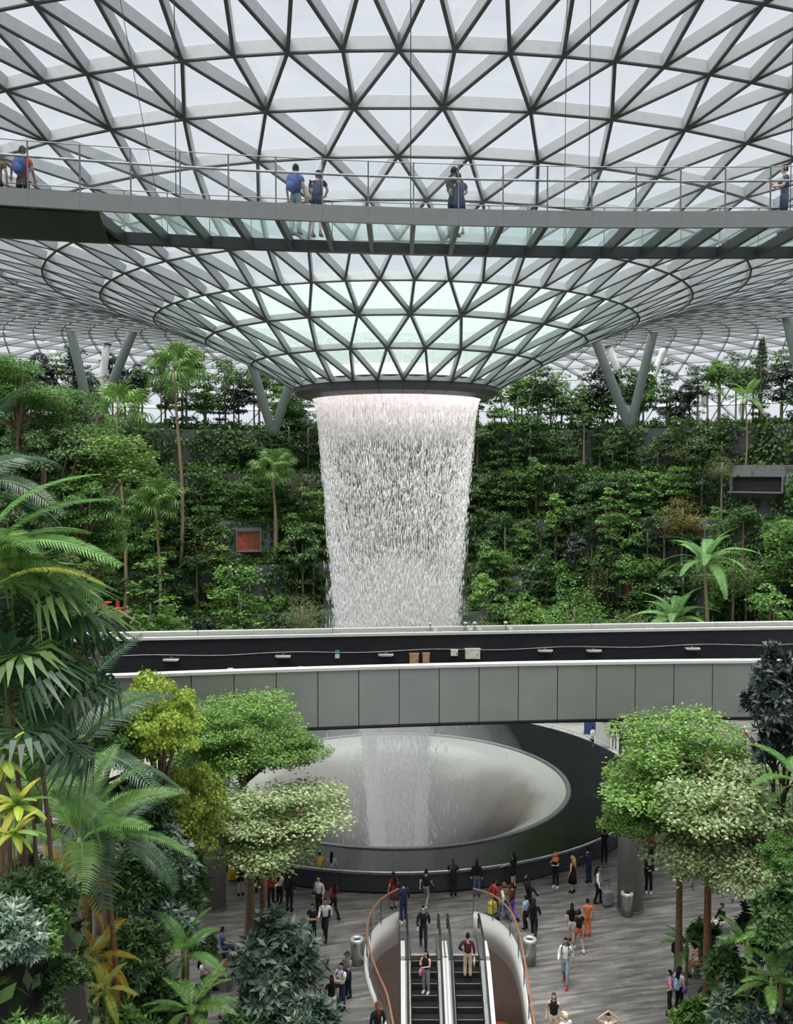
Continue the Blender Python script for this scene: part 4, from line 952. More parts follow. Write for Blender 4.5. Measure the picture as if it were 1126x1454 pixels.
# creepers on the stone faces and low growth on the ledges
def scatter():
    n = 136000; lev = rng.integers(0, 5, n); a = np.radians(30+120*rng.random(n)); z0 = np.array([l[1] for l in LEV])[lev]; z1 = np.array([l[1] for l in LEV])[lev+1]; t = rng.random(n)
    z = z0+(z1-z0+.5)*t; r = np.array([l[0] for l in LEV])[lev]
    f = np.sin(a*41+lev*2.1)+np.sin(a*97+z*.9)+.8*np.sin(z*2.3+a*23+lev); keep = f+.9*rng.normal(size=n) > -.35
    a, z, r = a[keep], z[keep], r[keep]; out_ = np.ones(len(a), bool)
    for ha, hz, hw, hh in HOLES: out_ &= ~((np.abs(a-ha)*r < hw) & (np.abs(z-hz) < hh))
    a, z, r = a[out_], z[out_], r[out_]; n = len(a)
    rr = r-.08-.35*rng.random(n)**2; c = np.stack([rr*np.cos(a), D+rr*np.sin(a), z], 1); inw = np.stack([-np.cos(a), -np.sin(a), 0*a], 1)
    nr = inw+np.array([0, 0, .5])+.45*rng.normal(size=(n, 3)); ax = np.array([0, 0, -1.])+.7*rng.normal(size=(n, 3))+inw*.4
    V, Q = quads(c, ax, nr, .26+.3*rng.random(n), .09+.09*rng.random(n))
    tag(link(npmesh('wall_creepers', V, Q, L_dark), 'wall_creepers'), 'dark green creepers hanging over the stone terraces', 'creepers', kind='stuff')
    n = 102000; lev = rng.integers(0, 6, n); a = np.radians(30+120*rng.random(n)); lr = np.array([l[0] for l in LEV])[lev]; z0 = np.array([l[1] for l in LEV])[lev]
    px = 563+F*(lr*np.cos(a))/(D+lr*np.sin(a)); keep = ~((lev < 2) & (px > 455) & (px < 665)); a, lr, z0, lev = a[keep], lr[keep], z0[keep], lev[keep]; n = len(a)
    dep = np.where(lev == 0, 3.5*rng.random(n), 2.2*rng.random(n)); lump = .55+.45*np.sin(a*130+dep*2)*np.sin(a*47+lev)
    rr = lr-.1-dep; z = z0+.1+lump*(.3+1.0*rng.random(n))
    c = np.stack([rr*np.cos(a), D+rr*np.sin(a), z], 1); nr = np.array([0, 0, 1.])+.6*rng.normal(size=(n, 3)); ax = unit(n)+np.array([0, 0, .25])
    V, Q = quads(c, ax, nr, .28+.38*rng.random(n), .07+.1*rng.random(n))
    tag(link(npmesh('ledge_undergrowth', V, Q, L_mid), 'ledge_undergrowth'), 'low green undergrowth along the terrace ledges', 'undergrowth', kind='stuff')
scatter()
# the plants one can pick out on the far side
def far_at(px, py, lev, extra=0.):
    """ground point on the ledge lev straight under pixel column px"""
    r, z = LEV[lev]; r -= 1.2+extra; best = None
    for i in range(2000):
        a = math.radians(30+120*i/2000); x, y = polar(a, r); q = proj((x, y, z))
        if best is None or abs(q[0]-px) < best[0]: best = (abs(q[0]-px), x, y)
    return best[1], best[2], z
def fpalm(px, py, lev, L, n, label, kind='fan', ztop=None, r=.14, extra=0., bark=M_bark_p, **k):
    x, y, z = far_at(px, py, lev, extra); zc = atY(px, py, y).z; return palm('fan_palm' if 'fan' in kind else 'tree_fern' if kind == 'fern' else 'palm', label, x, y, min(z, zc-.4), zc, L, n, kind, bark, r, **k)
fpalm(255, 527, 2, 3.6, 20, 'tall fan palm with a long bare trunk in front of the stone balcony', r=.2, extra=1.)
fpalm(390, 668, 2, 2.9, 20, 'fan palm on a slim tan trunk beside the orange-lined opening', r=.19, extra=.6)
fpalm(174, 585, 1, 3.4, 18, 'fan palm on a very long tan trunk below the leaning haze-pale column', r=.17, extra=1.2)
fpalm(225, 715, 1, 3.1, 20, 'broad fan palm with pale leaves standing behind a tall bare trunk', r=.16, extra=2.)
fpalm(178, 722, 1, 2.6, 16, 'small fan palm leaning against the long tan trunk', r=.14, extra=.5)
fpalm(315, 757, 2, 1.5, 14, 'small bright green palm above the small orange-lined opening', kind='feather_bright', r=.12, extra=.2)
fpalm(1000, 801, 0, 4.2, 17, 'tree fern with broad arching light green fronds among the lower trees', kind='fern', r=.2, extra=4, elmax=70, elmin=-10, cat='tree fern')
fpalm(957, 884, 0, 4.0, 15, 'tree fern with broad arching fronds just above the track parapet', kind='fern', r=.2, extra=6., elmax=72, elmin=5, cat='tree fern')
fpalm(1003, 548, 5, 2.6, 12, 'feathery bright green palm against the glass above the dark parapet', kind='feather_bright', r=.12)
fpalm(1058, 566, 4, 2.4, 12, 'small feathery palm on a pale stem before the dark parapet', kind='feather_bright', r=.1)
def ftree(px, ytop, lev, wpx, key, lm, name, label, extra=0., bark=M_bark_g, r=.14, hs=1., cat='tree'):
    x, y, z = far_at(px, 0, lev, extra); zt = atY(px, ytop, y).z; w = wpx*y/F
    return tree(name, label, cat, x, y, z, zt, w, key, lm, bark, r, hs=hs, br=5)
ftree(265, 488, 5, 62, 'rnd1', L_mid, 'broadleaf_tree', 'rounded tree rising behind the tall fan palm')
ftree(105, 478, 5, 44, 'spire', L_black, 'conifer', 'dark spire-shaped conifer behind the leaning grey-green columns', hs=.8)
ftree(178, 520, 5, 56, 'rnd1', L_black, 'dark_tree', 'dark rounded tree behind the leaning grey-green column')
ftree(320, 506, 5, 70, 'airy', L_dark, 'slender_tree', 'open dark tree in front of the far glass wall beside the oculus ring')
ftree(1080, 478, 5, 40, 'spire', L_dark, 'conifer', 'thin open conifer standing alone against the far glass wall', hs=.9, r=.1)
ftree(735, 540, 5, 92, 'lay1', L_mid, 'tiered_tree', 'broad tiered green tree beside the oculus ring')
ftree(782, 556, 5, 60, 'airy', L_dark, 'slender_tree', 'thin dark tree against the white glass between two tiered trees')
ftree(836, 550, 5, 84, 'rnd3', L_dark, 'broadleaf_tree', 'dense dark tree in front of the leaning column')
ftree(968, 698, 2, 70, 'wisp', L_rust, 'wispy_tree', 'wispy tree with golden-olive leaves on the second terrace', hs=.9)
ftree(975, 606, 4, 62, 'wisp', L_olive, 'wispy_tree', 'wispy olive tree on a pale stem below the top terrace')
ftree(290, 722, 2, 76, 'wisp', L_olive, 'wispy_tree', 'wispy olive tree beside the small orange-lined opening', hs=1.2)
ftree(868, 692, 2, 50, 'lay3', L_bright, 'tiered_tree', 'bright lime-green young tree against dark creepers', hs=.8)
ftree(790, 700, 2, 34, 'col', L_bright, 'columnar_tree', 'slender bright green columnar tree against dark creepers', hs=.8)
ftree(685, 812, 0, 44, 'rnd2', L_bright, 'broadleaf_tree', 'bright green tree beside the pale wall panels', extra=5)
ftree(745, 850, 0, 66, 'rnd1', L_bright, 'broadleaf_tree', 'low bright green tree in front of the pale wall panels', extra=7)
ftree(815, 818, 0, 120, 'wisp', L_mid, 'wispy_tree', 'wide feathery green tree in front of the lower wall', extra=6)
ftree(896, 858, 0, 78, 'wisp', L_olive, 'wispy_tree', 'low olive feathery tree just above the track parapet', extra=9)
ftree(815, 755, 1, 40, 'rnd2', L_black, 'dark_tree', 'blackish small tree between green trees on the lowest terrace')
ftree(430, 838, 0, 62, 'wisp', L_olive, 'wispy_tree', 'feathery olive tree beside the shop front', extra=6)
ftree(430, 740, 1, 60, 'rnd2', L_dark, 'broadleaf_tree', 'dense dark green tree beside the waterfall', extra=.5)
ftree(215, 790, 0, 100, 'lay3', L_mid, 'tiered_tree', 'tall tiered tree in front of the lowest terrace', extra=5, hs=.8)
ftree(340, 800, 0, 90, 'lay1', L_mid, 'tiered_tree', 'tiered green tree below the orange-lined opening', extra=4)
ftree(140, 775, 1, 56, 'rnd1', L_bright, 'broadleaf_tree', 'bright green tree beside the narrow red-lined opening')
ftree(1040, 760, 1, 100, 'wisp', L_mid, 'wispy_tree', 'broad feathery tree behind the tree fern', extra=1)
ftree(1105, 735, 1, 90, 'lay1', L_mid, 'tiered_tree', 'broad tiered tree on the lowest terrace below the dark opening', extra=.5)
ftree(1115, 828, 0, 64, 'rnd2', L_mid, 'broadleaf_tree', 'glossy green tree beside the thin bare stems', extra=4)

# ================================================================ slopes with planting on both near sides
def sm(x, a, b): t = min(1, max(0, (x-a)/(b-a))); return t*t*(3-2*t)
def zL(x, y): return max(12.2*sm(-x, 4.25, 5.2)*(1-sm(y, 14.5, 18.5)), -.3, min(9, (-x-6.5)*.75)*sm(-x, 6.2, 7.5)*(1-sm(y, 29, 34.5)) + min(8, max(0, (30.5-y))*.5)*sm(-x, 3.2, 6.8))
def zR(x, y): return max(-.3, min(5, (x-10.6)*.45)*sm(x, 10.4, 11.5)*(1-sm(y, 29, 35)) + min(6, max(0, (30.-y))*.4)*sm(x, 8.0, 10.5))
for nm, fz, x0, x1, lab in (('slope_left', zL, -26, -3, 'dark planting slope on the side of the palms'), ('slope_right', zR, 8, 26, 'dark planting slope on the side of the twin-trunked pale tree')):
    gx, gy = 40, 48; vs = []; 
    for j in range(gy+1):
        for i in range(gx+1):
            x = x0+(x1-x0)*i/gx; y = 6+30*j/gy; z = fz(x, y); vs.append((x, y, z if z > .02 else -.06))
    tag(MB().add(vs, [(j*(gx+1)+i, j*(gx+1)+i+1, (j+1)*(gx+1)+i+1, (j+1)*(gx+1)+i) for j in range(gy) for i in range(gx)]).build(nm, M_soil, smooth=True), lab, 'ground', kind='structure')
def near(px, py, Y):
    P = atY(px, py, Y); return P.x, Y, (zL if P.x < 0 else zR)(P.x, Y), P.z
def ntree(px, ytop, Y, wpx, key, lm, name, label, bark=M_bark, r=.12, hs=1., br=7, cat='tree', bend=0, basepx=None, group=None):
    x, y, z, zt = near(px, ytop, Y)
    return tree(name, label, cat, x, y, max(z, 0), zt, wpx*Y/F, key, lm, bark, r, hs=hs, br=br if bark else 0, bend=bend, group=group)
def npalm(px, py, Y, L, n, kind, label, name='palm', **k):
    x, y, z, zc = near(px, py, Y); return palm(name, label, x, y, min(max(z, 0), zc-.3), zc, L, n, kind, **k)
random.seed(5)
# right
ntree(1008, 1062, 32.2, 270, 'fine1', L_pale, 'pale_leaved_tree', 'tree with a wide flat crown of small pale leaves on a straight trunk', M_bark_r, .16, hs=1.1, br=9)
ntree(1074, 1110, 31.2, 190, 'fine2', L_pale, 'pale_leaved_tree', 'tree with pale crown whose reddish trunk stands beside the ferns', M_bark_r, .14, br=8)
TB = ntree(968, 1012, 33.6, 215, 'fine2', L_bright, 'bright_leaved_tree', 'fresh green tree rising up to the track behind the pale crown', M_bark, .14, hs=.9, br=8)
ntree(1102, 905, 30.6, 105, 'ros', L_black, 'dark_tree', 'blackish tree rising in front of the track end', M_bark_d, .08, hs=1.2)
ntree(1115, 1000, 30.4, 100, 'ros', L_black, 'dark_tree', 'blackish leafy tree under the taller blackish tree', M_bark_d, .08, hs=.9)
npalm(1130, 1115, 27., 1.6, 10, 'feather', 'palm with arching green fronds beside the blackish trees', r=.045, bark=M_bark_d)
for i, (px, py, Y, L, n, lab) in enumerate([(1062, 1345, 29, 1.15, 11, 'tree fern with bright fronds behind the reddish trunk'), (1110, 1330, 27.5, 1.45, 11, 'large tree fern with spreading fronds on the slope edge'), (1095, 1400, 27, 1.25, 10, 'low fern with bright fronds below the large tree fern'),
                                            (975, 1345, 34, 1.2, 9, 'small fern beside the standing person by the planting edge')]):
    npalm(px, py, Y, L, n, 'treefern', lab, 'fern', elmax=65, elmin=0, r=.07, cat='fern')
for i, (px, py, Y, w, key, lm, lab) in enumerate([(1030, 1330, 31.5, 70, 'shrub', L_dark, 'dark leafy shrub between the two trunks'), (1080, 1390, 29, 90, 'ros2', L_dark, 'dark glossy shrub at the foot of the reddish trunk'), (1120, 1290, 29, 110, 'ros2', L_black, 'blackish shrub filling the slope under the pale crown'),
                                                  (995, 1415, 30.8, 60, 'shrub', L_mid, 'green shrub at the planting edge'), (965, 1432, 31, 34, 'shrub', L_bright, 'small fresh shrub beside the pink-clad people'), (1040, 1420, 30, 90, 'ros2', L_blue, 'grey-green shrub under the twin trunks'),
                                                  (1000, 1300, 34, 50, 'shrub', L_dark, 'dark shrub behind the seated person'), (1085, 1270, 32, 90, 'ros2', L_black, 'blackish shrub in the shade behind the trunks'), (1118, 1180, 27, 80, 'fine3', L_mid, 'green shrub below the arching palm'), (1112, 1240, 26.5, 100, 'ros', L_dark, 'tall dark shrub between the arching palm and the ferns'), (1090, 1430, 26, 110, 'ros2', L_black, 'blackish shrub under the low fern')]):
    ntree(px, py, Y, w, key, lm, 'shrub', lab, None, cat='shrub')
def spray(o, px, py, Y, wpx, mat):
    P = atY(px, py, Y); o.rotation_euler = (0, 0, 0); w = wpx*Y/F; q = P-o.location; link(crown('fine4', mat), 'foliage', o, (q.x, q.y, q.z-.18*w), None, w)
    s = MB(); a = Vector((0, 0, q.z*.8)); s.tube([a, a.lerp(q, .6)+Vector((0, 0, -.1)), q], [.09, .06, .02], 6); s.build('bough', M_bark, o, True)
spray(TB, 900, 1158, 33., 95, L_bright); spray(TB, 1040, 1085, 33., 130, L_bright)
# left, plaza edge
ntree(372, 1098, 31.8, 240, 'fine1', L_pale, 'pale_leaved_tree', 'pale-leaved flat tree leaning over the basin', M_bark_r, .13, hs=.8, br=9)
TG = ntree(345, 985, 34.3, 170, 'fine2', L_bright, 'broadleaf_tree', 'green tree with horizontal sprays in front of the track panels', M_bark, .2, hs=.85, br=9, bend=.6)
ntree(226, 946, 28.5, 150, 'fine3', L_lime, 'lime_leaved_tree', 'lime-green tree crown rising in front of the track panels', M_bark, .12, hs=1.25)
ntree(262, 1075, 29., 120, 'fine3', L_lime, 'lime_leaved_tree', 'lime-green lower foliage beside the dark grey shrub', M_bark, .1, hs=1.5)
spray(TG, 405, 1058, 32.8, 110, L_bright); spray(TG, 300, 1030, 33, 110, L_bright)
ntree(388, 1283, 29.6, 150, 'ros', L_blue, 'rosette_tree', 'grey-green small tree with whorled leaves in front of the plaza crowd', M_bark, .12, hs=.95)
ntree(432, 1408, 28.3, 130, 'ros2', L_blue, 'rosette_shrub', 'low grey-green whorled shrub at the plaza edge', None, cat='shrub')
ntree(355, 1415, 28.3, 90, 'ros2', L_dark, 'rosette_shrub', 'low dark whorled shrub below the grey-green small tree', None, cat='shrub')
# left slope
npalm(113, 1205, 20., 2.45, 11, 'feather_bright', 'slim palm with bright arching fronds on a smooth grey trunk', r=.085, bark=M_bark_g,
      azim=[(.35, 1.05), (.1, .75), (2.9, .9), (3.5, .35), (-.5, .55), (1.4, 1.2), (2.2, .8), (-1.2, .3), (4.2, .5), (.9, .5), (-.1, .15)])
npalm(157, 1195, 22., 2.4, 9, 'feather_dark', 'palm with dark fronds on a thin brown trunk behind the bright palm', r=.085, bark=M_bark_r)
npalm(92, 1090, 23., 3.6, 12, 'feather_dark', 'large dark feathery palm standing up behind the bright palm', r=.12)
npalm(-30, 812, 15., 2.2, 12, 'feather', 'palm sending long striped fronds across the far valley', r=.055, bark=M_bark, azim=[(.2, .75), (-.2, .45), (.4, .25), (-.1, .1), (.8, .5), (-.7, .6), (.1, -.25), (1.5, .6), (2.6, .6), (3.6, .5), (4.6, .5), (.3, 1.1)])
npalm(-10, 838, 14.5, 1.9, 5, 'yellow_tip', 'palm with yellowing frond tips beside the striped palm', r=.055, bark=M_bark, azim=[(.05, .35), (2.5, .6), (3.6, .5), (4.4, .6), (1.6, .8)])
npalm(-45, 705, 17., 2.3, 11, 'feather_dark', 'dark palm with long drooping fronds near the leaning columns', r=.055, bark=M_bark)
npalm(62, 940, 16., 1.7, 15, 'fan_dark', 'deep green fan palm with drooping leaf tips beside the track end', 'fan_palm', r=.055, bark=M_bark)
npalm(20, 905, 15.5, 1.9, 14, 'fan', 'green fan palm overlapping the striped palm', 'fan_palm', r=.055, bark=M_bark)
npalm(10, 1010, 15., 1.8, 14, 'fan_dark', 'deep green fan palm behind the yellow-leaved plant', 'fan_palm', r=.055, bark=M_bark)
npalm(55, 1130, 17, 1.7, 9, 'feather', 'palm with drooping grey-green fronds beside the bright palm', r=.055, bark=M_bark)
npalm(25, 1150, 13.5, .46, 18, 'ti', 'plant with large yellow-green blades beside the dark slope', 'broad_leaved_plant', r=.014, bark=M_bark, cat='plant', elmax=70, elmin=-30)
npalm(5, 1085, 13.8, .46, 16, 'ti', 'taller plant with large yellow-green blades under the fan palm', 'broad_leaved_plant', r=.014, bark=M_bark, cat='plant', elmax=70, elmin=-30)
npalm(20, 1190, 13.2, .4, 14, 'ti', 'low plant with glossy yellow-green blades', 'broad_leaved_plant', r=.014, bark=M_bark, cat='plant', elmax=60, elmin=-30)
npalm(100, 1265, 22.5, 1.25, 14, 'gold', 'golden-leaved palm behind the smooth grey trunk', r=.07)
npalm(84, 1250, 20.6, .95, 14, 'gold', 'bright golden-leaved palm leaning on the smooth grey trunk', r=.05)
npalm(150, 1410, 20.5, .85, 13, 'yellow_tip', 'yellow-leaved small palm beside the planter box', r=.05)
npalm(137, 1365, 22., 1.15, 14, 'gold', 'low golden-leaved palm between the two palm trunks', r=.07)
npalm(272, 1440, 23., 1.3, 11, 'treefern', 'bright fern at the foot of the brown trunk', 'fern', r=.06, cat='fern', elmax=60, elmin=5)
npalm(262, 1360, 25., 1.5, 10, 'feather', 'small palm with fine fronds beside the brown trunk', r=.06)
for (px, py, Y, w, key, lm, nm, lab, bk) in [
    (25, 497, 31, 120, 'fine2', L_mid, 'broadleaf_tree', 'tall leafy tree at the edge of the upper slope', M_bark), (90, 540, 33, 150, 'fine2', L_mid, 'broadleaf_tree', 'spreading leafy tree in front of the leaning columns', M_bark),
    (135, 612, 32, 165, 'fine4', L_bright, 'tiered_tree', 'flat-topped bright green tree crossing the fan palm trunk', M_bark_g), (60, 600, 30, 130, 'fine3', L_dark, 'broadleaf_tree', 'dense dark tree under the spreading leafy tree', M_bark),
    (115, 670, 30, 100, 'fine3', L_mid, 'broadleaf_tree', 'mid green tree hanging below the flat-topped tree', M_bark), (130, 735, 31, 110, 'fine4', L_mid, 'tiered_tree', 'tiered tree behind the striped palm fronds', M_bark_g), (110, 770, 29, 90, 'fine3', L_bright, 'broadleaf_tree', 'bright green tree beside the red chairs', M_bark),
    (20, 690, 27, 120, 'fine3', L_dark, 'broadleaf_tree', 'dark tree behind the long drooping palm', M_bark), (40, 790, 26, 130, 'fine3', L_dark, 'broadleaf_tree', 'dark tree behind the striped palm', M_bark), (30, 880, 24, 120, 'ros2', L_dark, 'shrub', 'dark shrub under the green fan palm', None),
    (120, 940, 26, 90, 'fine3', L_dark, 'broadleaf_tree', 'dark small tree at the track end', M_bark), (150, 1010, 27, 110, 'fine3', L_mid, 'broadleaf_tree', 'mid green tree beside the lime-green crown', M_bark), (190, 1080, 27, 110, 'ros', L_dark, 'rosette_tree', 'dark whorled tree behind the bright palm fronds', M_bark),
    (225, 1150, 27, 110, 'ros', L_blue, 'rosette_tree', 'grey-green whorled tree beside the lime-green foliage', M_bark), (60, 1010, 22, 130, 'ros2', L_dark, 'shrub', 'dark shrub behind the large feathery palm', None), (190, 1200, 25, 110, 'ros2', L_dark, 'shrub', 'dark glossy shrub behind the brown palm trunk', None),
    (235, 1260, 26.5, 100, 'ros2', L_blue, 'shrub', 'grey-green whorled shrub beside the pier', None), (30, 1210, 17, 110, 'ros2', L_dark, 'shrub', 'dark shrub below the yellow-green blades', None), (60, 1270, 18, 110, 'ros2', L_black, 'shrub', 'blackish shrub beside the golden palm', None),
    (20, 1330, 16.5, 110, 'ros2', L_blue, 'shrub', 'grey-green shrub low on the slope', None), (75, 1390, 17, 100, 'ros2', L_dark, 'shrub', 'dark shrub at the foot of the smooth grey trunk', None), (30, 1420, 15.5, 100, 'ros2', L_mid, 'shrub', 'mid green shrub with pink flower spikes around it', None),
    (190, 1300, 24, 110, 'ros2', L_dark, 'shrub', 'dark green shrub between the brown trunk and the pier', None), (215, 1370, 24, 110, 'ros2', L_dark, 'shrub', 'dense dark green shrub above the bright fern', None), (170, 1420, 22, 100, 'ros2', L_mid, 'shrub', 'green shrub behind the planter box', None),
    (260, 1200, 28.5, 90, 'ros', L_dark, 'rosette_tree', 'dark whorled tree in front of the pier', M_bark), (210, 1450, 21, 90, 'ros2', L_dark, 'shrub', 'dark shrub beside the bright fern', None), (110, 1445, 19, 90, 'ros2', L_blue, 'shrub', 'grey-green shrub between the palm trunks', None),
    (15, 1235, 13.2, 100, 'ros2', L_dark, 'shrub', 'dark shrub hugging the stems of the yellow-green blades', None), (62, 1300, 13.8, 90, 'ros2', L_dark, 'shrub', 'dark-leaved shrub in front of the golden palm', None), (15, 1330, 12.6, 100, 'ros2', L_blue, 'shrub', 'grey-green leafy shrub above the flower spikes', None), (60, 1385, 13.2, 80, 'ros2', L_mid, 'shrub', 'green leafy shrub beside the flower spikes', None),
    (12, 1395, 12.2, 120, 'ros2', L_blue, 'shrub', 'pale grey-green shrub low beside the flower spikes', None), (70, 1425, 12.6, 110, 'ros2', L_dark, 'shrub', 'dark shrub low beside the grey palm trunk', None), (35, 1440, 11.6, 120, 'ros2', L_mid, 'shrub', 'mid green shrub beneath the flower spikes', None), (88, 1350, 13.5, 70, 'ros2', L_dark, 'shrub', 'small dark shrub leaning to the golden palm', None),
    (10, 960, 19, 110, 'ros2', L_dark, 'shrub', 'dark shrub behind the deep green fan palms', None), (0, 1260, 20, 120, 'ros', L_black, 'dark_tree', 'blackish small tree behind the yellow-green blades', M_bark), (290, 1320, 30.5, 50, 'ros2', L_dark, 'shrub', 'dark shrub at the foot of the leaning brown trunk', None)]:
    ntree(px, py, Y, w, key, lm, nm, lab, bk, cat='shrub' if nm == 'shrub' else 'tree', br=6)
for i, (px, py) in enumerate([(33, 1395), (50, 1380), (52, 1408), (78, 1400), (40, 1440)]):
    x, y, z, zt = near(px, py, 15.); o = thing('flower_spike', 'pink flower spike standing among the dark leaves', 'flower', (x, y, z), group='pink flower spikes')
    MB().tube([(0, 0, 0), (.01, 0, zt-z-.15)], .006, 5).build('stem', M_stem, o); s = MB()
    for k in range(8): s.blob((.02*math.sin(k*2.4), .02*math.cos(k*2.4), zt-z-.14+.02*k), (.018, .018, .022), 6, 4)
    s.build('petals', plain('coral_petals', (.65, .10, .09), .5), o)
def slopefill():
    for nm, fz, xr, lab in (('slope_groundcover', zL, (-20, -4.3), 'dense leafy groundcover on the slope below the palms'), ('slope_groundcover', zR, (10, 22), 'dense leafy groundcover on the slope below the pale trees')):
        n = 42000; x = xr[0]+(xr[1]-xr[0])*rng.random(n); y = 9+25*rng.random(n); z = np.array([fz(a, b) for a, b in zip(x, y)]); k = z > .15; x, y, z = x[k], y[k], z[k]; n = len(x)
        c = np.stack([x, y, z+.05+.7*rng.random(n)*(.5+.5*np.sin(x*2.1)*np.sin(y*1.7))], 1); V, Q = quads(c, unit(n)+np.array([0, 0, .3]), unit(n)+np.array([0, 0, 1.]), .16+.2*rng.random(n), .04+.05*rng.random(n))
        tag(link(npmesh(nm, V, Q, L_dark), nm), lab, 'groundcover', kind='stuff')
slopefill()
# ================================================================ people
SKIN = [plain('skin_light', (.56, .36, .26), .5, var=.05), plain('skin_tan', (.40, .23, .15), .5, var=.05), plain('skin_brown', (.22, .12, .075), .5, var=.05)]
M_eye = plain('dark_eyes', (.02, .015, .012), .2); M_lip = plain('lips', (.40, .16, .13), .45)
CLOTH = {}
def cloth(c):
    if c not in CLOTH: CLOTH[c] = plain('cloth_'+c, COLS[c], .85, spec=.2, var=.22, scale=9, bump=.25, bscale=30)
    return CLOTH[c]
COLS = dict(black=(.014, .014, .016), white=(.70, .70, .69), navy=(.022, .03, .075), blue=(.045, .09, .28), lightblue=(.28, .42, .62), red=(.45, .035, .03), darkred=(.16, .022, .025), yellow=(.72, .55, .03), grey=(.22, .22, .23), pale=(.55, .50, .50),
            beige=(.50, .40, .28), jeans=(.07, .10, .17), teal=(.20, .28, .29), orange=(.62, .17, .06), coral=(.65, .13, .09), purple=(.17, .08, .36), brown=(.14, .07, .04), pink=(.65, .20, .28), green=(.06, .18, .08), cream=(.66, .58, .42), floral=(.13, .16, .20), maroon=(.075, .02, .022), tan=(.42, .25, .15), hair=(.012, .010, .009), hair_brown=(.09, .035, .02), hair_red=(.13, .04, .022), blond=(.45, .30, .13), gray_hair=(.3, .3, .3))
def limbs(pose):
    """joints, x right, y forward, z up, 1.70 m tall; s = -1 left, 1 right"""
    J = dict(pel=(0, 0, .93), wai=(0, .0, 1.08), che=(0, .01, 1.28), nek=(0, 0, 1.43), hed=(0, .02, 1.52), hz=1.60, hy=.02)
    for s, n in ((-1, 'L'), (1, 'R')):
        J['hip'+n] = (s*.085, 0, .88); J['kne'+n] = (s*.095, .02, .49); J['ank'+n] = (s*.10, -.03, .09)
        J['sho'+n] = (s*.165, 0, 1.385); J['elb'+n] = (s*.235, -.03, 1.12); J['wri'+n] = (s*.24, .05, .90)
    def arm(n, e, w): s = -1 if n == 'L' else 1; J['elb'+n] = (s*e[0], e[1], e[2]); J['wri'+n] = (s*w[0], w[1], w[2])
    def leg(n, k, a): s = -1 if n == 'L' else 1; J['kne'+n] = (s*k[0], k[1], k[2]); J['ank'+n] = (s*a[0], a[1], a[2])
    if pose == 'walk':
        leg('L', (.09, .20, .51), (.09, .26, .10)); leg('R', (.09, .03, .50), (.09, -.30, .16)); arm('L', (.23, -.14, 1.14), (.24, -.10, .92)); arm('R', (.23, .08, 1.12), (.22, .24, .95))
    elif pose == 'lean':
        for n in 'LR': arm(n, (.24, .16, 1.16), (.12, .38, 1.12))
        J['che'] = (0, .07, 1.27); J['nek'] = (0, .10, 1.42); J['hed'] = (0, .13, 1.50); J['hy'] = .14; J['hz'] = 1.57; J['shoL'] = (-.165, .08, 1.37); J['shoR'] = (.165, .08, 1.37)
    elif pose == 'photo':
        for n in 'LR': arm(n, (.22, .17, 1.26), (.07, .32, 1.47))
    elif pose == 'phone': arm('R', (.21, .12, 1.14), (.10, .28, 1.26)); arm('L', (.20, .10, 1.13), (.06, .26, 1.16))
    elif pose == 'fold':
        for n in 'LR': arm(n, (.24, .06, 1.13), (-.02, .20, 1.15))
    elif pose == 'over':
        for n in 'LR': arm(n, (.36, .02, 1.50), (.10, .02, 1.72))
    elif pose == 'wave': arm('L', (.30, .02, 1.52), (.20, .02, 1.74)); arm('R', (.30, .05, 1.15), (.38, .18, .98))
    elif pose == 'pull': arm('R', (.26, .02, 1.14), (.38, .10, .98)); leg('L', (.09, .1, .5), (.09, .1, .09)); leg('R', (.09, -.02, .5), (.09, -.14, .11))
    elif pose == 'reach': arm('L', (.30, .12, 1.24), (.40, .34, 1.12)); arm('R', (.23, .02, 1.12), (.20, .2, 1.0))
    elif pose == 'hip': arm('L', (.33, -.06, 1.15), (.17, .06, 1.0))
    elif pose == 'sit':
        for n in 'LR': leg(n, (.11, .42, .92), (.11, .44, .50)); arm(n, (.22, .06, 1.13), (.12, .30, 1.03))
    elif pose == 'hug': arm('R', (.24, .12, 1.15), (.05, .26, 1.12)); arm('L', (.24, .12, 1.15), (.03, .27, 1.17))
    return J
def skin_obj(verts, edges, radii, mats, root=0, sub=1):
    me = bpy.data.meshes.new('s'); me.from_pydata(verts, edges, []); o = bpy.data.objects.new('s', me); COL.objects.link(o)
    md = o.modifiers.new('Skin', 'SKIN'); md.use_smooth_shade = True; md.branch_smoothing = .5
    if not me.skin_vertices: me.skin_vertices.new() if hasattr(me.skin_vertices, 'new') else None
    for i, r in enumerate(radii):
        v = me.skin_vertices[0].data[i]; v.radius = r if hasattr(r, '__len__') else (r, r); v.use_root = i == root
    sb = o.modifiers.new('Sub', 'SUBSURF'); sb.levels = sub; sb.render_levels = sub
    dg = bpy.context.evaluated_depsgraph_get(); ev = o.evaluated_get(dg); out = bpy.data.meshes.new_from_object(ev)
    bpy.data.objects.remove(o); bpy.data.meshes.remove(me)
    return out
def merge(me, mb, mats):
    """append a MB to a mesh datablock, slot by slot"""
    V = [tuple(v.co) for v in me.vertices]; Fc = [tuple(p.vertices) for p in me.polygons]; out = MB(); out.v = V+mb.v; n = len(V); out.f = Fc+[tuple(i+n for i in f) for f in mb.f]; out.m = [0]*len(Fc)+mb.m
    nm = out.mesh('body', mats, True); bpy.data.meshes.remove(me); return nm
PM = {}
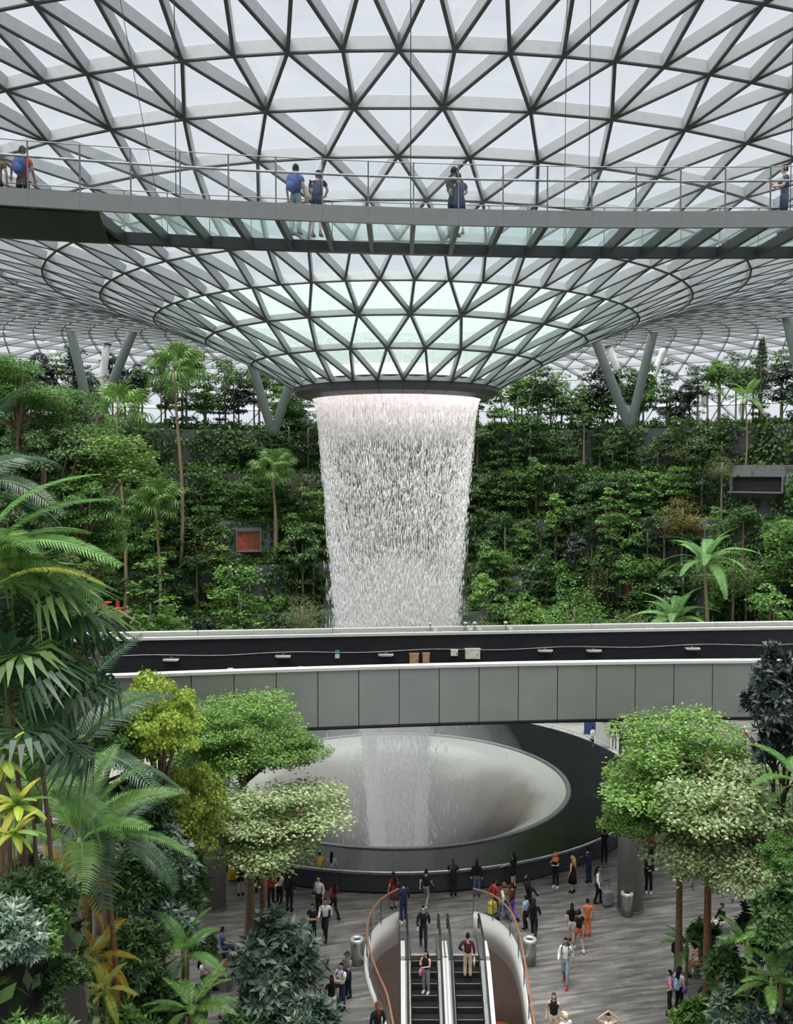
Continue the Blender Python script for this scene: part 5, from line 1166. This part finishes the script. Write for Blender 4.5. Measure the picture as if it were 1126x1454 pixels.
def body_mesh(pose):
    k = ('body', pose)
    if k in PM: return PM[k]
    J = limbs(pose); names = ['pel', 'wai', 'che', 'nek', 'hed', 'hipL', 'kneL', 'ankL', 'hipR', 'kneR', 'ankR', 'shoL', 'elbL', 'wriL', 'shoR', 'elbR', 'wriR']
    rad = dict(pel=(.118, .09), wai=(.10, .075), che=(.112, .08), nek=.052, hed=.052, hip=.082, kne=.055, ank=.036, sho=.056, elb=.038, wri=.026)
    vs = [J[n] for n in names]; ix = {n: i for i, n in enumerate(names)}
    ed = [(0, 1), (1, 2), (2, 3), (3, 4)]+[(0, ix['hip'+s]) for s in 'LR']+[(ix['hip'+s], ix['kne'+s]) for s in 'LR']+[(ix['kne'+s], ix['ank'+s]) for s in 'LR']+[(2, ix['sho'+s]) for s in 'LR']+[(ix['sho'+s], ix['elb'+s]) for s in 'LR']+[(ix['elb'+s], ix['wri'+s]) for s in 'LR']
    # hand: palm runs on from the wrist
    pal = {}
    for s in 'LR':
        w = Vector(J['wri'+s]); d = (w-Vector(J['elb'+s])).normalized(); pal[s] = (w, d); vs.append(tuple(w+d*.075)); ed.append((ix['wri'+s], len(vs)-1)); names.append('pal'+s)
    me = skin_obj(vs, ed, [rad.get(n, rad.get(n[:3], (.036, .02))) for n in names], None)
    mb = MB()
    for s in 'LR':                                      # four fingers of unequal length with a bend, thumb from the side of the palm
        w, d = pal[s]; sg = -1 if s == 'L' else 1; side = d.cross(Vector((0, 0, 1)) if abs(d.z) < .8 else Vector((0, 1, 0))).normalized(); inn = d.cross(side).normalized(); bs = w+d*.085
        for q, L in enumerate((.058, .068, .064, .048)):
            o_ = side*(.018*(q-1.5)); a = bs+o_; mb.tube([a-d*.02, a+d*L*.55, a+d*L*.9+inn*.022], [.0085, .008, .006], 6)
        a = w+d*.03+side*.03*sg; mb.tube([a-side*.01*sg, a+side*.022*sg+d*.025, a+side*.024*sg+d*.055+inn*.01], [.010, .009, .007], 6)
    hc = Vector((0, J['hy'], J['hz'])); k0 = len(mb.v)   # head: skull, jaw, nose, ears, eyes, mouth
    n, kk = 14, 10; vs = []
    for i in range(kk+1):
        ph = PI*i/kk; z = math.cos(ph)
        for j in range(n):
            th = 2*PI*j/n; x = math.sin(ph)*math.cos(th); y = math.sin(ph)*math.sin(th); jaw = 1-.28*max(0, -z)**1.3
            vs.append(hc+Vector((x*.074*jaw, y*.093*(jaw if y < 0 else 1-.08*max(0, -z))+(.008 if z < -.2 and y > 0 else 0), z*.112)))
    mb.add(vs, [(i*n+j, (i+1)*n+j, (i+1)*n+(j+1) % n, i*n+(j+1) % n) for i in range(kk) for j in range(n)])
    mb.add([hc+Vector(p) for p in ((-.011, .086, .012), (.011, .086, .012), (.016, .088, -.03), (-.016, .088, -.03), (0, .112, -.026), (0, .09, .02))], [(0, 4, 5), (1, 5, 4), (1, 4, 2), (0, 3, 4), (2, 4, 3)])
    for sg in (-1, 1): mb.blob(hc+Vector((sg*.076, -.005, -.005)), (.010, .02, .03), 8, 5)
    mb.cur = 1
    for sg in (-1, 1): mb.blob(hc+Vector((sg*.03, .081, .008)), (.013, .008, .008), 8, 5)
    mb.cur = 2; mb.blob(hc+Vector((0, .084, -.055)), (.024, .009, .008), 8, 5); mb.cur = 0
    PM[k] = merge(me, mb, [SKIN[0], M_eye, M_lip]); return PM[k]
def shirt_mesh(pose, sleeve):
    k = ('shirt', pose, sleeve)
    if k in PM: return PM[k]
    J = limbs(pose); vs = [(J['pel'][0], J['pel'][1], .86), J['wai'], J['che'], (J['nek'][0], J['nek'][1], J['nek'][2]-.02)]; ed = [(0, 1), (1, 2), (2, 3)]; rad = [(.158, .125), (.145, .118), (.165, .13), .082]
    if pose == 'sit': vs[0] = (0, 0, .95)
    for s in 'LR':
        sh, el, wr = (Vector(J[n+s]) for n in ('sho', 'elb', 'wri')); b = len(vs)
        if sleeve == 'none': vs += [tuple(sh)]; ed += [(2, b)]; rad += [.06]; continue
        vs += [tuple(sh), tuple(sh.lerp(el, .62 if sleeve == 'short' else 1.))]; ed += [(2, b), (b, b+1)]; rad += [.074, .062 if sleeve == 'short' else .056]
        if sleeve == 'long': vs.append(tuple(el.lerp(wr, .93))); ed.append((b+1, b+2)); rad.append(.042)
    PM[k] = skin_obj(vs, ed, rad, None); return PM[k]
def leg_mesh(pose, kind):
    k = ('legs', pose, kind)
    if k in PM: return PM[k]
    J = limbs(pose); 
    if kind in ('skirt', 'dress', 'robe'):
        z0 = dict(skirt=.50, dress=.45, robe=.10)[kind]; b = .17 if kind != 'robe' else .22
        PM[k] = MB().lathe([(.12, 1.06), (.155, .93), (.17, .80), (b+.03, z0), (b+.015, z0), (.15, .85)], 18).mesh('skirt', cloth('black'), True); return PM[k]
    vs = [J['pel'], (J['pel'][0], J['pel'][1], J['pel'][2]+.12)]; ed = [(0, 1)]; rad = [(.142, .112), (.125, .10)]
    for s in 'LR':
        h, kn, an = (Vector(J[n+s]) for n in ('hip', 'kne', 'ank')); b = len(vs); vs += [tuple(h)]; ed += [(0, b)]; rad += [.096]
        if kind == 'shorts': vs.append(tuple(h.lerp(kn, .72))); ed.append((b, b+1)); rad.append(.088)
        else: vs += [tuple(kn), tuple(an+Vector((0, 0, .0)))]; ed += [(b, b+1), (b+1, b+2)]; rad += [.074, .060]
    PM[k] = skin_obj(vs, ed, rad, None); return PM[k]
def hair_mesh(pose, style):
    k = ('hair', pose, style)
    if k in PM: return PM[k]
    J = limbs(pose); hc = Vector((0, J['hy'], J['hz'])); s = MB(); n, kk = 14, 9; ids = {}; 
    def shell(sx, sy, sz, keep, dz=0):
        vs = []; fs = []
        for i in range(kk+1):
            ph = PI*i/kk
            for j in range(n):
                th = 2*PI*j/n; vs.append(hc+Vector((sx*math.sin(ph)*math.cos(th), sy*math.sin(ph)*math.sin(th)-.006, sz*math.cos(ph)+dz)))
        for i in range(kk):
            for j in range(n):
                th = 2*PI*(j+.5)/n; z = math.cos(PI*(i+.5)/kk); y = math.sin(th)*math.sin(PI*(i+.5)/kk)
                if keep(y, z): fs.append((i*n+j, (i+1)*n+j, (i+1)*n+(j+1) % n, i*n+(j+1) % n))
        s.add(vs, fs)
    if style == 'hijab': shell(.09, .108, .128, lambda y, z: not (y > .72 and -.65 < z < .55)); s.lathe([(.085, 1.50), (.13, 1.43), (.20, 1.33), (.205, 1.30), (.10, 1.40)], 14, (0, hc.y-.02, 0))
    else:
        shell(.083, .102, .122, lambda y, z: z > .42 or (y < .30 and z > -.35))
        if style == 'long': s.tube([hc+Vector((0, -.055, .02)), hc+Vector((0, -.10, -.14)), hc+Vector((0, -.12, -.30)), hc+Vector((0, -.11, -.42))], [.075, .085, .075, .03], 10, flat=1.)
        if style == 'bun': s.blob(hc+Vector((0, -.10, .06)), (.04, .04, .04), 8, 6)
        if style == 'cap': s.tube([hc+Vector((0, .07, .055)), hc+Vector((0, .17, .045))], [.07, .05], 10, flat=.18)
    PM[k] = s.mesh('hair', cloth('hair'), True); return PM[k]
def shoe_mesh(pose, side):
    k = ('shoe', pose, side)
    if k in PM: return PM[k]
    J = limbs(pose); a = Vector(J['ank'+side]); s = MB(); f = a.z-.09
    s.blob((a.x, a.y+.06, f+.045), (.045, .125, .045), 10, 6); s.blob((a.x, a.y-.01, f+.07), (.042, .055, .05), 8, 5); s.box((a.x, a.y+.055, f+.012), (.08, .22, .024))
    PM[k] = s.mesh('shoe', cloth('black'), True); return PM[k]
def omat(o, m, slot=0): o.material_slots[slot].link = 'OBJECT'; o.material_slots[slot].material = m
def ensure_slot(me, m):
    if not me.materials: me.materials.append(m)
def person(P, rz, label, pose='stand', top='black', sleeve='short', bottom='black', legs='trousers', hair='short', haircol='hair', shoe='black', skin=0, height=1.68, bag=None, bagcol='black', group=None, cap=None):
    o = thing('person', label, 'person', P, rz, group); s = height/1.70; o.scale = (s, s, s)
    b = link(body_mesh(pose), 'body', o); omat(b, SKIN[skin])
    for me, nm, col in ((shirt_mesh(pose, sleeve), 'shirt', top), (leg_mesh(pose, legs), 'trousers' if legs in ('trousers', 'shorts') else 'skirt', bottom), (hair_mesh(pose, hair), {'hijab': 'headscarf', 'cap': 'cap'}.get(hair, 'hair'), cap or haircol)):
        ensure_slot(me, cloth('black')); x = link(me, nm, o); omat(x, cloth(col))
    for sd in 'LR': x = link(shoe_mesh(pose, sd), 'shoe', o); omat(x, cloth(shoe))
    if bag == 'backpack':
        k = ('bp',)
        if k not in PM:
            m = MB(); m.blob((0, -.21, 1.20), (.15, .10, .24), 12, 8); m.blob((0, -.29, 1.10), (.11, .06, .12), 10, 6)
            for sg in (-1, 1): m.tube([(sg*.10, -.15, 1.38), (sg*.11, 0, 1.45), (sg*.12, .13, 1.35), (sg*.12, .12, 1.15), (sg*.13, -.13, 1.05)], .018, 6)
            PM[k] = m.mesh('backpack', cloth('black'), True)
        x = link(PM[k], 'backpack', o); omat(x, cloth(bagcol))
    if bag == 'shoulder':
        k = ('sb',)
        if k not in PM: m = MB(); m.blob((.26, 0, .93), (.06, .14, .12), 10, 6); m.tube([(.24, .08, 1.0), (.16, .07, 1.44), (.12, 0, 1.46), (.2, -.09, 1.2), (.25, -.1, 1.0)], .012, 5); PM[k] = m.mesh('shoulder_bag', cloth('black'), True)
        x = link(PM[k], 'shoulder_bag', o); omat(x, cloth(bagcol))
    if bag == 'hand':
        k = ('hb', pose)
        if k not in PM: w = Vector(limbs(pose)['wriR']); m = MB(); m.box(w+Vector((0, 0, -.30)), (.06, .22, .26)); m.tube([w+Vector((0, .08, -.18)), w+Vector((0, .03, -.06)), w+Vector((0, -.03, -.06)), w+Vector((0, -.08, -.18))], .008, 5); PM[k] = m.mesh('handbag', cloth('black'), True)
        x = link(PM[k], 'handbag', o); omat(x, cloth(bagcol))
    return o
def gp(px, py, *a, **k):                          # person whose feet stand at this pixel on the plaza
    return person(atZ(px, py), *a, **k)
BK, RT, LT, FR = 0., -PI/2, PI/2, PI              # facing away, to the right, to the left, towards the entrance
gp(330, 1250, .2, 'person in a bright yellow outfit with a dark red headscarf at the basin wall', 'stand', 'yellow', 'long', 'yellow', 'robe', 'hijab', cap='darkred', height=1.62)
gp(342, 1271, .5, 'person in a black top and shorts with bare legs facing the basin', 'phone', 'black', 'short', 'black', 'shorts', 'long', height=1.66)
gp(367, 1266, .3, 'dark-clothed person half hidden by the pale tree trunk', 'stand', 'black', 'long', 'black', height=1.66)
gp(385, 1289, .4, 'long-haired person in a red shirt beside the backpacker in black', 'stand', 'red', 'short', 'black', 'trousers', 'long')
gp(397, 1286, -.5, 'person in a white top between the red shirt and the black backpack', 'stand', 'white', 'short', 'black', 'trousers', 'long', height=1.6)
gp(411, 1293, -.4, 'person in black with a large black backpack', 'stand', 'black', 'long', 'black', bag='backpack', height=1.76)
gp(454, 1258, .1, 'person in a yellow top leaning at the basin handrail', 'lean', 'yellow', 'short', 'black', height=1.6)
gp(471, 1259, -.2, 'person in a patterned white top at the basin handrail', 'stand', 'pale', 'short', 'grey', 'trousers', 'long', height=1.62)
gp(453, 1299, 2.6, 'person in a pale pink shirt and black trousers with a shoulder bag', 'stand', 'pale', 'long', 'black', bag='shoulder', height=1.7)
gp(474, 1305, .6, 'long-haired person in a dark red top and black trousers', 'walk', 'darkred', 'long', 'black', 'trousers', 'long')
gp(462, 1333, 3.0, 'person in a white shirt under a black waistcoat walking', 'walk', 'white', 'long', 'black', bag='shoulder', skin=1)
gp(444, 1342, 2.7, 'person in a black t-shirt standing with folded arms', 'fold', 'black', 'short', 'black', skin=1, height=1.7)
gp(494, 1415, 2.4, 'person in a grey t-shirt and dark cap beside the litter bin', 'phone', 'grey', 'short', 'black', 'trousers', 'cap', cap='navy', skin=1)
gp(485, 1433, 2.5, 'person in a white shirt with a dark backpack hugging a small bag', 'hug', 'white', 'short', 'navy', bag='backpack', bagcol='navy')
gp(451, 1446, 3.4, 'person in a floral shirt and pink cap beside the grey-green bush', 'stand', 'floral', 'short', 'jeans', 'shorts', 'cap', cap='coral', height=1.66)
gp(471, 1452, .3, 'long-haired person in a black top and white trousers seen from behind', 'stand', 'black', 'short', 'white', 'trousers', 'long', height=1.66)
gp(536, 1494, .4, 'person with reddish brown hair and black jacket beside the balustrade', 'stand', 'black', 'long', 'black', 'trousers', 'long', 'hair_red', height=1.68)
gp(549, 1530, -.3, 'person in a red cap and white shirt beside the balustrade', 'stand', 'white', 'short', 'black', 'trousers', 'cap', cap='red', height=1.66)
gp(559, 1290, .5, 'person in a dark red dress next to the navy-clad man', 'stand', 'darkred', 'short', 'darkred', 'dress', 'long', height=1.62, bag='shoulder')
gp(573, 1310, .5, 'tall person in navy from head to foot beside the balustrade end', 'stand', 'navy', 'long', 'navy', shoe='white', height=1.8)
gp(605, 1288, -.4, 'person in a black top and grey trousers with a dark bag walking', 'walk', 'black', 'short', 'grey', 'trousers', 'bun', bag='shoulder', shoe='white', height=1.68)
gp(644, 1272, .1, 'long-haired person all in black watching the basin', 'lean', 'black', 'long', 'black', 'trousers', 'long', 'hair_brown', height=1.66)
gp(677, 1273, -.1, 'person in a black jacket and blue jeans watching the basin', 'stand', 'black', 'long', 'jeans', 'trousers', 'long', height=1.68)
gp(729, 1262, .9, 'person in a short black outfit resting an arm on the basin handrail', 'reach', 'black', 'short', 'black', 'shorts', 'long', height=1.66)
gp(702, 1297, -1.2, 'person in a dark red shirt walking beside a yellow suitcase', 'walk', 'red', 'long', 'black', height=1.5, skin=1)
gp(716, 1308, .8, 'person in a cream top and jeans wearing a brown headscarf', 'walk', 'cream', 'long', 'jeans', 'trousers', 'hijab', cap='brown', height=1.66)
gp(727, 1307, .7, 'person in maroon and purple behind the cream-topped person', 'walk', 'maroon', 'long', 'purple', 'trousers', 'short', height=1.62, skin=1)
gp(751, 1303, -.6, 'long-haired person in black raising one arm', 'wave', 'black', 'long', 'black', 'trousers', 'long', height=1.66)
gp(746, 1319, .9, 'child in a light blue top beside two people in black', 'stand', 'lightblue', 'short', 'black', height=1.42)
gp(758, 1334, -.3, 'long-haired person in loose black clothes and white shoes', 'walk', 'black', 'long', 'black', 'trousers', 'long', shoe='white', height=1.7)
gp(789, 1260, 2.4, 'person in black with an orange headscarf beside the black dress', 'phone', 'black', 'short', 'black', 'trousers', 'hijab', cap='orange', shoe='white', height=1.64)
gp(813, 1267, .9, 'blond person in a short black dress', 'stand', 'black', 'none', 'black', 'dress', 'long', 'blond', height=1.68)
gp(836, 1253, .6, 'person in navy bending to the basin handrail', 'lean', 'navy', 'long', 'navy', height=1.66)
gp(858, 1224, -.3, 'person in black taking a photograph over the basin wall', 'photo', 'black', 'short', 'black', height=1.66, skin=1)
gp(849, 1283, -1.9, 'person in a white top and black trousers holding a grey suitcase', 'pull', 'white', 'long', 'black', 'trousers', 'long', bag='shoulder', height=1.68)
gp(812, 1340, -.2, 'person in a black top and white shorts beside the coral shorts', 'walk', 'black', 'short', 'white', 'shorts', 'long', height=1.66)
gp(822, 1350, .2, 'person in a black t-shirt and coral shorts seen from behind', 'walk', 'black', 'short', 'coral', 'shorts', 'short', shoe='white', height=1.66, skin=1)
gp(834, 1329, -.1, 'person in an orange top and trousers with red shoes', 'stand', 'orange', 'short', 'orange', 'trousers', 'bun', shoe='red', height=1.55)
gp(803, 1398, 2.8, 'person in a white shirt and faded trousers striding with a black backpack', 'walk', 'white', 'long', 'teal', bag='backpack', height=1.78, shoe='red', skin=1)
gp(786, 1480, 2.9, 'long-haired person in a black top and beige shorts', 'stand', 'black', 'none', 'beige', 'shorts', 'long', 'hair_brown', height=1.7)
gp(803, 1512, .4, 'person in a white t-shirt and beige cap', 'phone', 'white', 'short', 'grey', 'trousers', 'cap', cap='cream', height=1.72)
gp(863, 1510, 3.1, 'person in a white tank top holding both hands to the head', 'over', 'white', 'none', 'black', height=1.66)
gp(888, 1530, -.6, 'person with reddish hair just beyond the hands-to-head person', 'stand', 'grey', 'short', 'black', 'trousers', 'long', 'hair_red', height=1.66)
gp(924, 1228, .3, 'person in a red t-shirt beyond the concrete pier', 'stand', 'red', 'short', 'black', bag='shoulder', height=1.68)
gp(921, 1268, 2.9, 'person in a black jacket and black trousers beside the concrete pier', 'phone', 'black', 'long', 'black', shoe='white', height=1.68)
gp(915, 1262, .2, 'dark-clothed person close behind the pier', 'stand', 'navy', 'long', 'black', height=1.7)
gp(962, 1384, -.9, 'person in a white and dark shirt at the edge of the planting', 'stand', 'white', 'short', 'jeans', height=1.6, bag='backpack')
gp(951, 1441, 1.2, 'person in pink with a blue bag at the edge of the planting', 'hip', 'pink', 'short', 'black', 'trousers', 'short', bag='backpack', bagcol='lightblue', height=1.6)
gp(964, 1436, -1., 'person in a pale pink top with a purple bag at the planting edge', 'stand', 'pale', 'short', 'black', 'trousers', 'long', bag='shoulder', bagcol='purple', height=1.62)
# people sitting on the planter bench under the trees
def sitter(px, py, rz, label, **k): P = atZ(px, py); return person((P.x, P.y, -.32+.0), rz, label, 'sit', **k)
for px, py, rz, lab, kw in [(316, 1362, -1.2, 'seated person in blue behind the leaning brown trunk', dict(top='blue', bottom='jeans', legs='trousers')), (287, 1406, -1.4, 'seated long-haired person in a white top beside the fern', dict(top='white', hair='long')), (318, 1402, 1.2, 'seated person in an orange-brown top behind the brown trunk', dict(top='tan', bottom='beige', legs='trousers')),
                            (1025, 1326, 1.8, 'seated person in black and white on the far bench under the pale tree', dict(top='black', sleeve='long', bottom='white', legs='trousers')), (995, 1386, 1.5, 'seated person in brown beside the straight trunk', dict(top='brown', bottom='tan', legs='shorts')), (1000, 1372, 1.2, 'seated person in tan behind the one in brown', dict(top='tan', bottom='brown', legs='shorts'))]:
    P = atZ(px, py); person((P.x, P.y, -.40), rz, lab, 'sit', **kw)
    c, s = math.cos(rz), math.sin(rz)
    st = thing('stone_stool', 'low stone block seat under the '+lab.split(' beside')[0].split(' behind')[0].split(' on')[0], 'seat', (P.x, P.y, 0), rz, group='stone block seats')
    MB().box((0, -.02, .20), (.5, .44, .38)).build('block', M_slab, st); MB().box((0, -.02, .02), (.44, .38, .04)).build('plinth', M_black, st)
# on the escalators
P = atZ(601, 1349); person((PL.x, YT+.05, .01), FR, 'person in a black jacket over a white shirt stepping onto the escalator', 'walk', 'black', 'long', 'black', height=1.74)
person((PL.x+.05, YT-1.9, -(1.0+.2)*math.tan(math.radians(30))), 2.7, 'person in a black top and grey trousers riding the escalator with a pink bag', 'phone', 'black', 'none', 'grey', 'trousers', 'long', shoe='white', bag='hand', bagcol='pink', height=1.64)
person((PR.x, YT-1.5, -(.4+.2)*math.tan(math.radians(30))), -.1, 'person in a maroon shirt and beige trousers riding the other escalator', 'hip', 'maroon', 'long', 'beige', height=1.76, bag='hand', bagcol='cream')
# luggage
def suitcase(P, rz, col, label, h=.62):
    o = thing('suitcase', label, 'suitcase', P, rz); m = cloth(col)
    s = MB(); s.box((0, 0, .08+h/2), (.42, .26, h)); b = s.build('shell', m, o); bv = b.modifiers.new('round', 'BEVEL'); bv.width = .05; bv.segments = 2
    for k in range(4): MB().box((-.15+.1*k, -.135, .08+h/2), (.02, .02, h*.85)).build('rib', m, o)
    for sx in (-1, 1):
        MB().bar((sx*.12, .1, .08+h), (sx*.12, .1, h+.5), .018, .018).build('handle_tube', M_inox, o)
        for sy in (-1, 1): MB().tube([(sx*.16-.012, sy*.09, .04), (sx*.16+.012, sy*.09, .04)], .04, 10).build('wheel', M_rubber, o)
    MB().box((0, .1, h+.5), (.27, .03, .03)).build('grip', M_rubber, o)
suitcase(atZ(863, 1287), .3, 'grey', 'grey ribbed suitcase standing beside the person in white and black')
suitcase(atZ(699, 1299), .9, 'yellow', 'bright yellow suitcase wheeled beside the dark red shirt', .52)
# on the canopy bridge
def bpx(px, py, rz, label, **k):
    P = atZ(px, py, ZB); return person((P.x, P.y, ZB), rz, label, **k)
bpx(33, 312, .0, 'person in a red shirt with a blue backpack on the canopy bridge', pose='reach', top='red', bottom='black', legs='trousers', bag='backpack', bagcol='blue', hair='cap', cap='hair', height=1.74, skin=1)
bpx(-4, 310, .3, 'person in brown beside the red-shirted backpacker on the canopy bridge', pose='stand', top='brown', bottom='black', height=1.62, skin=1)
bpx(420, 332, -.4, 'person in a blue shirt and faded jeans on the canopy bridge', pose='stand', top='blue', bottom='teal', height=1.74, skin=1, bag='backpack', bagcol='blue')
bpx(450, 335, -.2, 'person in a dark patterned shirt and shorts on the canopy bridge', pose='lean', top='navy', bottom='navy', legs='shorts', height=1.72, skin=1)
bpx(644, 336, -.6, 'tall person in dark clothes with an arm around another on the canopy bridge', pose='hug', top='black', bottom='navy', height=1.76, skin=1)
bpx(652, 331, .1, 'smaller person in a navy dress held by the taller one on the canopy bridge', pose='lean', top='navy', bottom='navy', legs='dress', height=1.55)
bpx(1113, 331, 1.5, 'person in navy walking along the canopy bridge looking down', pose='phone', top='navy', bottom='navy', legs='trousers', height=1.70, skin=0)
# behind the basin
P = atZ(841, 1066, .12); person((P.x, P.y, .12), .8, 'person in a white shirt and black trousers on the ring walk', 'stand', 'white', 'long', 'black', height=1.7)
P = atZ(872, 1063, .12); person((P.x, P.y, .12), -.2, 'person in a red hat and dark clothes on the ring walk', 'stand', 'black', 'long', 'grey', 'trousers', 'cap', cap='red', height=1.75)
P = atZ(1057, 1066, 0); person(P, .4, 'person in an orange top beyond the pale trees', 'stand', 'orange', 'short', 'jeans', 'trousers', 'hijab', cap='pale', height=1.7)
# advertising stand on the ring walk
P = atZ(854, 1060, .12); o = thing('advertising_stand', 'white advertising stand with blue and green colours on the ring walk', 'advertising stand', (P.x+.1, P.y, .12), -.25)
MB().box((0, 0, 1.25), (1.0, .12, 2.5)).build('board', M_wht, o)
MB().lathe([(0, 0), (.42, 0), (.42, .03), (0, .03)], 20).build('foot', M_rail, o)
g = MB(); g.tube([(.1, -.07, 2.05), (.1, -.1, 2.05)], .36, 20); g.build('green_disc', plain('green_print', (.05, .36, .16), .5), o)
MB().box((-.25, -.08, 2.2), (.6, .03, .5)).build('blue_patch', plain('blue_print', (.04, .14, .45), .5), o)
P2 = atZ(812, 1046, .12)
o = thing('advertising_stand', 'dark blue roll-up banner beside the white advertising stand', 'advertising stand', (P2.x+1.5, P2.y+.6, .12), -.2)
MB().box((0, 0, 1.3), (1.0, .08, 2.5)).build('banner', plain('dark_blue_print', (.03, .06, .22), .5), o); MB().box((0, 0, .04), (1.1, .3, .08)).build('base', M_rail, o)
o = thing('display_canopy', 'white slanted canopy above the display beside the basin', 'canopy', (P2.x+.5, P2.y+4.4, .12), -.2)
MB().bar((-2.4, 0, 2.7), (1.0, 0, 2.2), 1.6, .08).build('roof_sheet', M_wht, o)
for sx in (-2.2, .9):
    for sy in (-.6, .6): MB().bar((sx, sy, 0), (sx, sy, 2.3), .05, .05, (0, 1, 0)).build('leg', M_rail, o)
# far terrace and behind the water
for i, (px, py, col, lab) in enumerate([(256, 606, 'pale', 'person in pale clothes on the stone balcony'), (262, 606, 'lightblue', 'person in light blue on the stone balcony'), (272, 606, 'tan', 'person in tan on the stone balcony'), (280, 606, 'white', 'person in white on the stone balcony'), (287, 606, 'black', 'person in black on the stone balcony')]):
    a = None; Y = D+51.0; Q = atY(px, py, Y-2.2); person((Q.x, Q.y+2.2, 23.3), PI+.2*i, lab, 'lean' if i % 2 else 'stand', col, 'short', 'grey', height=1.68)
for i, (px, col, lab) in enumerate([(468, 'lightblue', 'person in light blue seen past the edge of the falling water'), (556, 'pale', 'person in pale clothes seen through the falling water'), (574, 'coral', 'person in coral red seen through the falling water'), (583, 'white', 'person in white seen through the falling water'), (497, 'white', 'person in white near the shop front behind the falling water')]):
    Q = atY(px, 868, 92.5); person((Q.x, 92.5, 0), .6*i, lab, 'walk' if i % 2 else 'stand', col, 'short', 'grey' if i != 2 else 'coral', height=1.7)
# red chairs of the terrace cafe
def chair(P, rz, label):
    o = thing('cafe_chair', label, 'chair', P, rz, 'red cafe chairs'); m = plain('red_lacquer', (.55, .045, .03), .4)
    MB().box((0, 0, .45), (.44, .44, .05)).build('seat', m, o); MB().box((0, -.2, .72), (.44, .05, .5)).build('backrest', m, o)
    for sx in (-1, 1):
        for sy in (-1, 1): MB().bar((sx*.19, sy*.19, 0), (sx*.19, sy*.19, .44), .04, .04, (0, 1, 0)).build('leg', m, o)
cx, cy, cz = atY(100, 872, 70); ped = thing('cafe_terrace', 'dark timber cafe terrace behind the striped palm', 'terrace', (cx, cy, 0))
MB().box((0, 0, cz-.15), (8.6, 3.2, .3)).build('deck', plain('dark_timber_deck', (.07, .045, .03), .6), ped)
for sx in (-3.9, 3.9):
    for sy in (-1.3, 1.3): MB().box((sx, sy, (cz-.3)/2), (.3, .3, cz-.3)).build('post', M_steel_dark, ped)
CT = [chair(Vector((cx-3.9+.85*i, cy-.9+.9*(i % 2), cz)), .5*i, 'red lacquered chair on the dark timber cafe terrace') for i in range(10)]
for i in range(3):
    o = thing('cafe_table', 'small red-topped table on the dark timber cafe terrace', 'table', (cx-2.8+2.6*i, cy+1.1, cz), group='red cafe tables'); MB().lathe([(0, .72), (.4, .72), (.4, .76), (0, .76)], 20).build('top', plain('red_lacquer', (.55, .045, .03)), o); MB().tube([(0, 0, .02), (0, 0, .72)], .035, 8).build('stem', M_steel_dark, o); MB().lathe([(0, 0), (.25, 0), (.25, .03), (0, .03)], 16).build('foot', M_steel_dark, o)
# planter box at the foot of the slope
x, y, z, zt = near(128, 1430, 21); o = thing('planter_box', 'reddish wooden planter box between the palm trunks', 'planter', (x, y, z-.1))
for i in range(5): MB().box((0, -.35, .1+.17*i), (1.1, .05, .155)).build('plank', M_wood, o)
for sx in (-.55, .55): MB().box((sx, 0, .45), (.06, .75, .9)).build('side', M_wood, o)
MB().box((0, .35, .45), (1.1, .05, .9)).build('back', M_wood, o); MB().box((0, 0, .6), (1.0, .65, .4)).build('soil', M_soil, o)
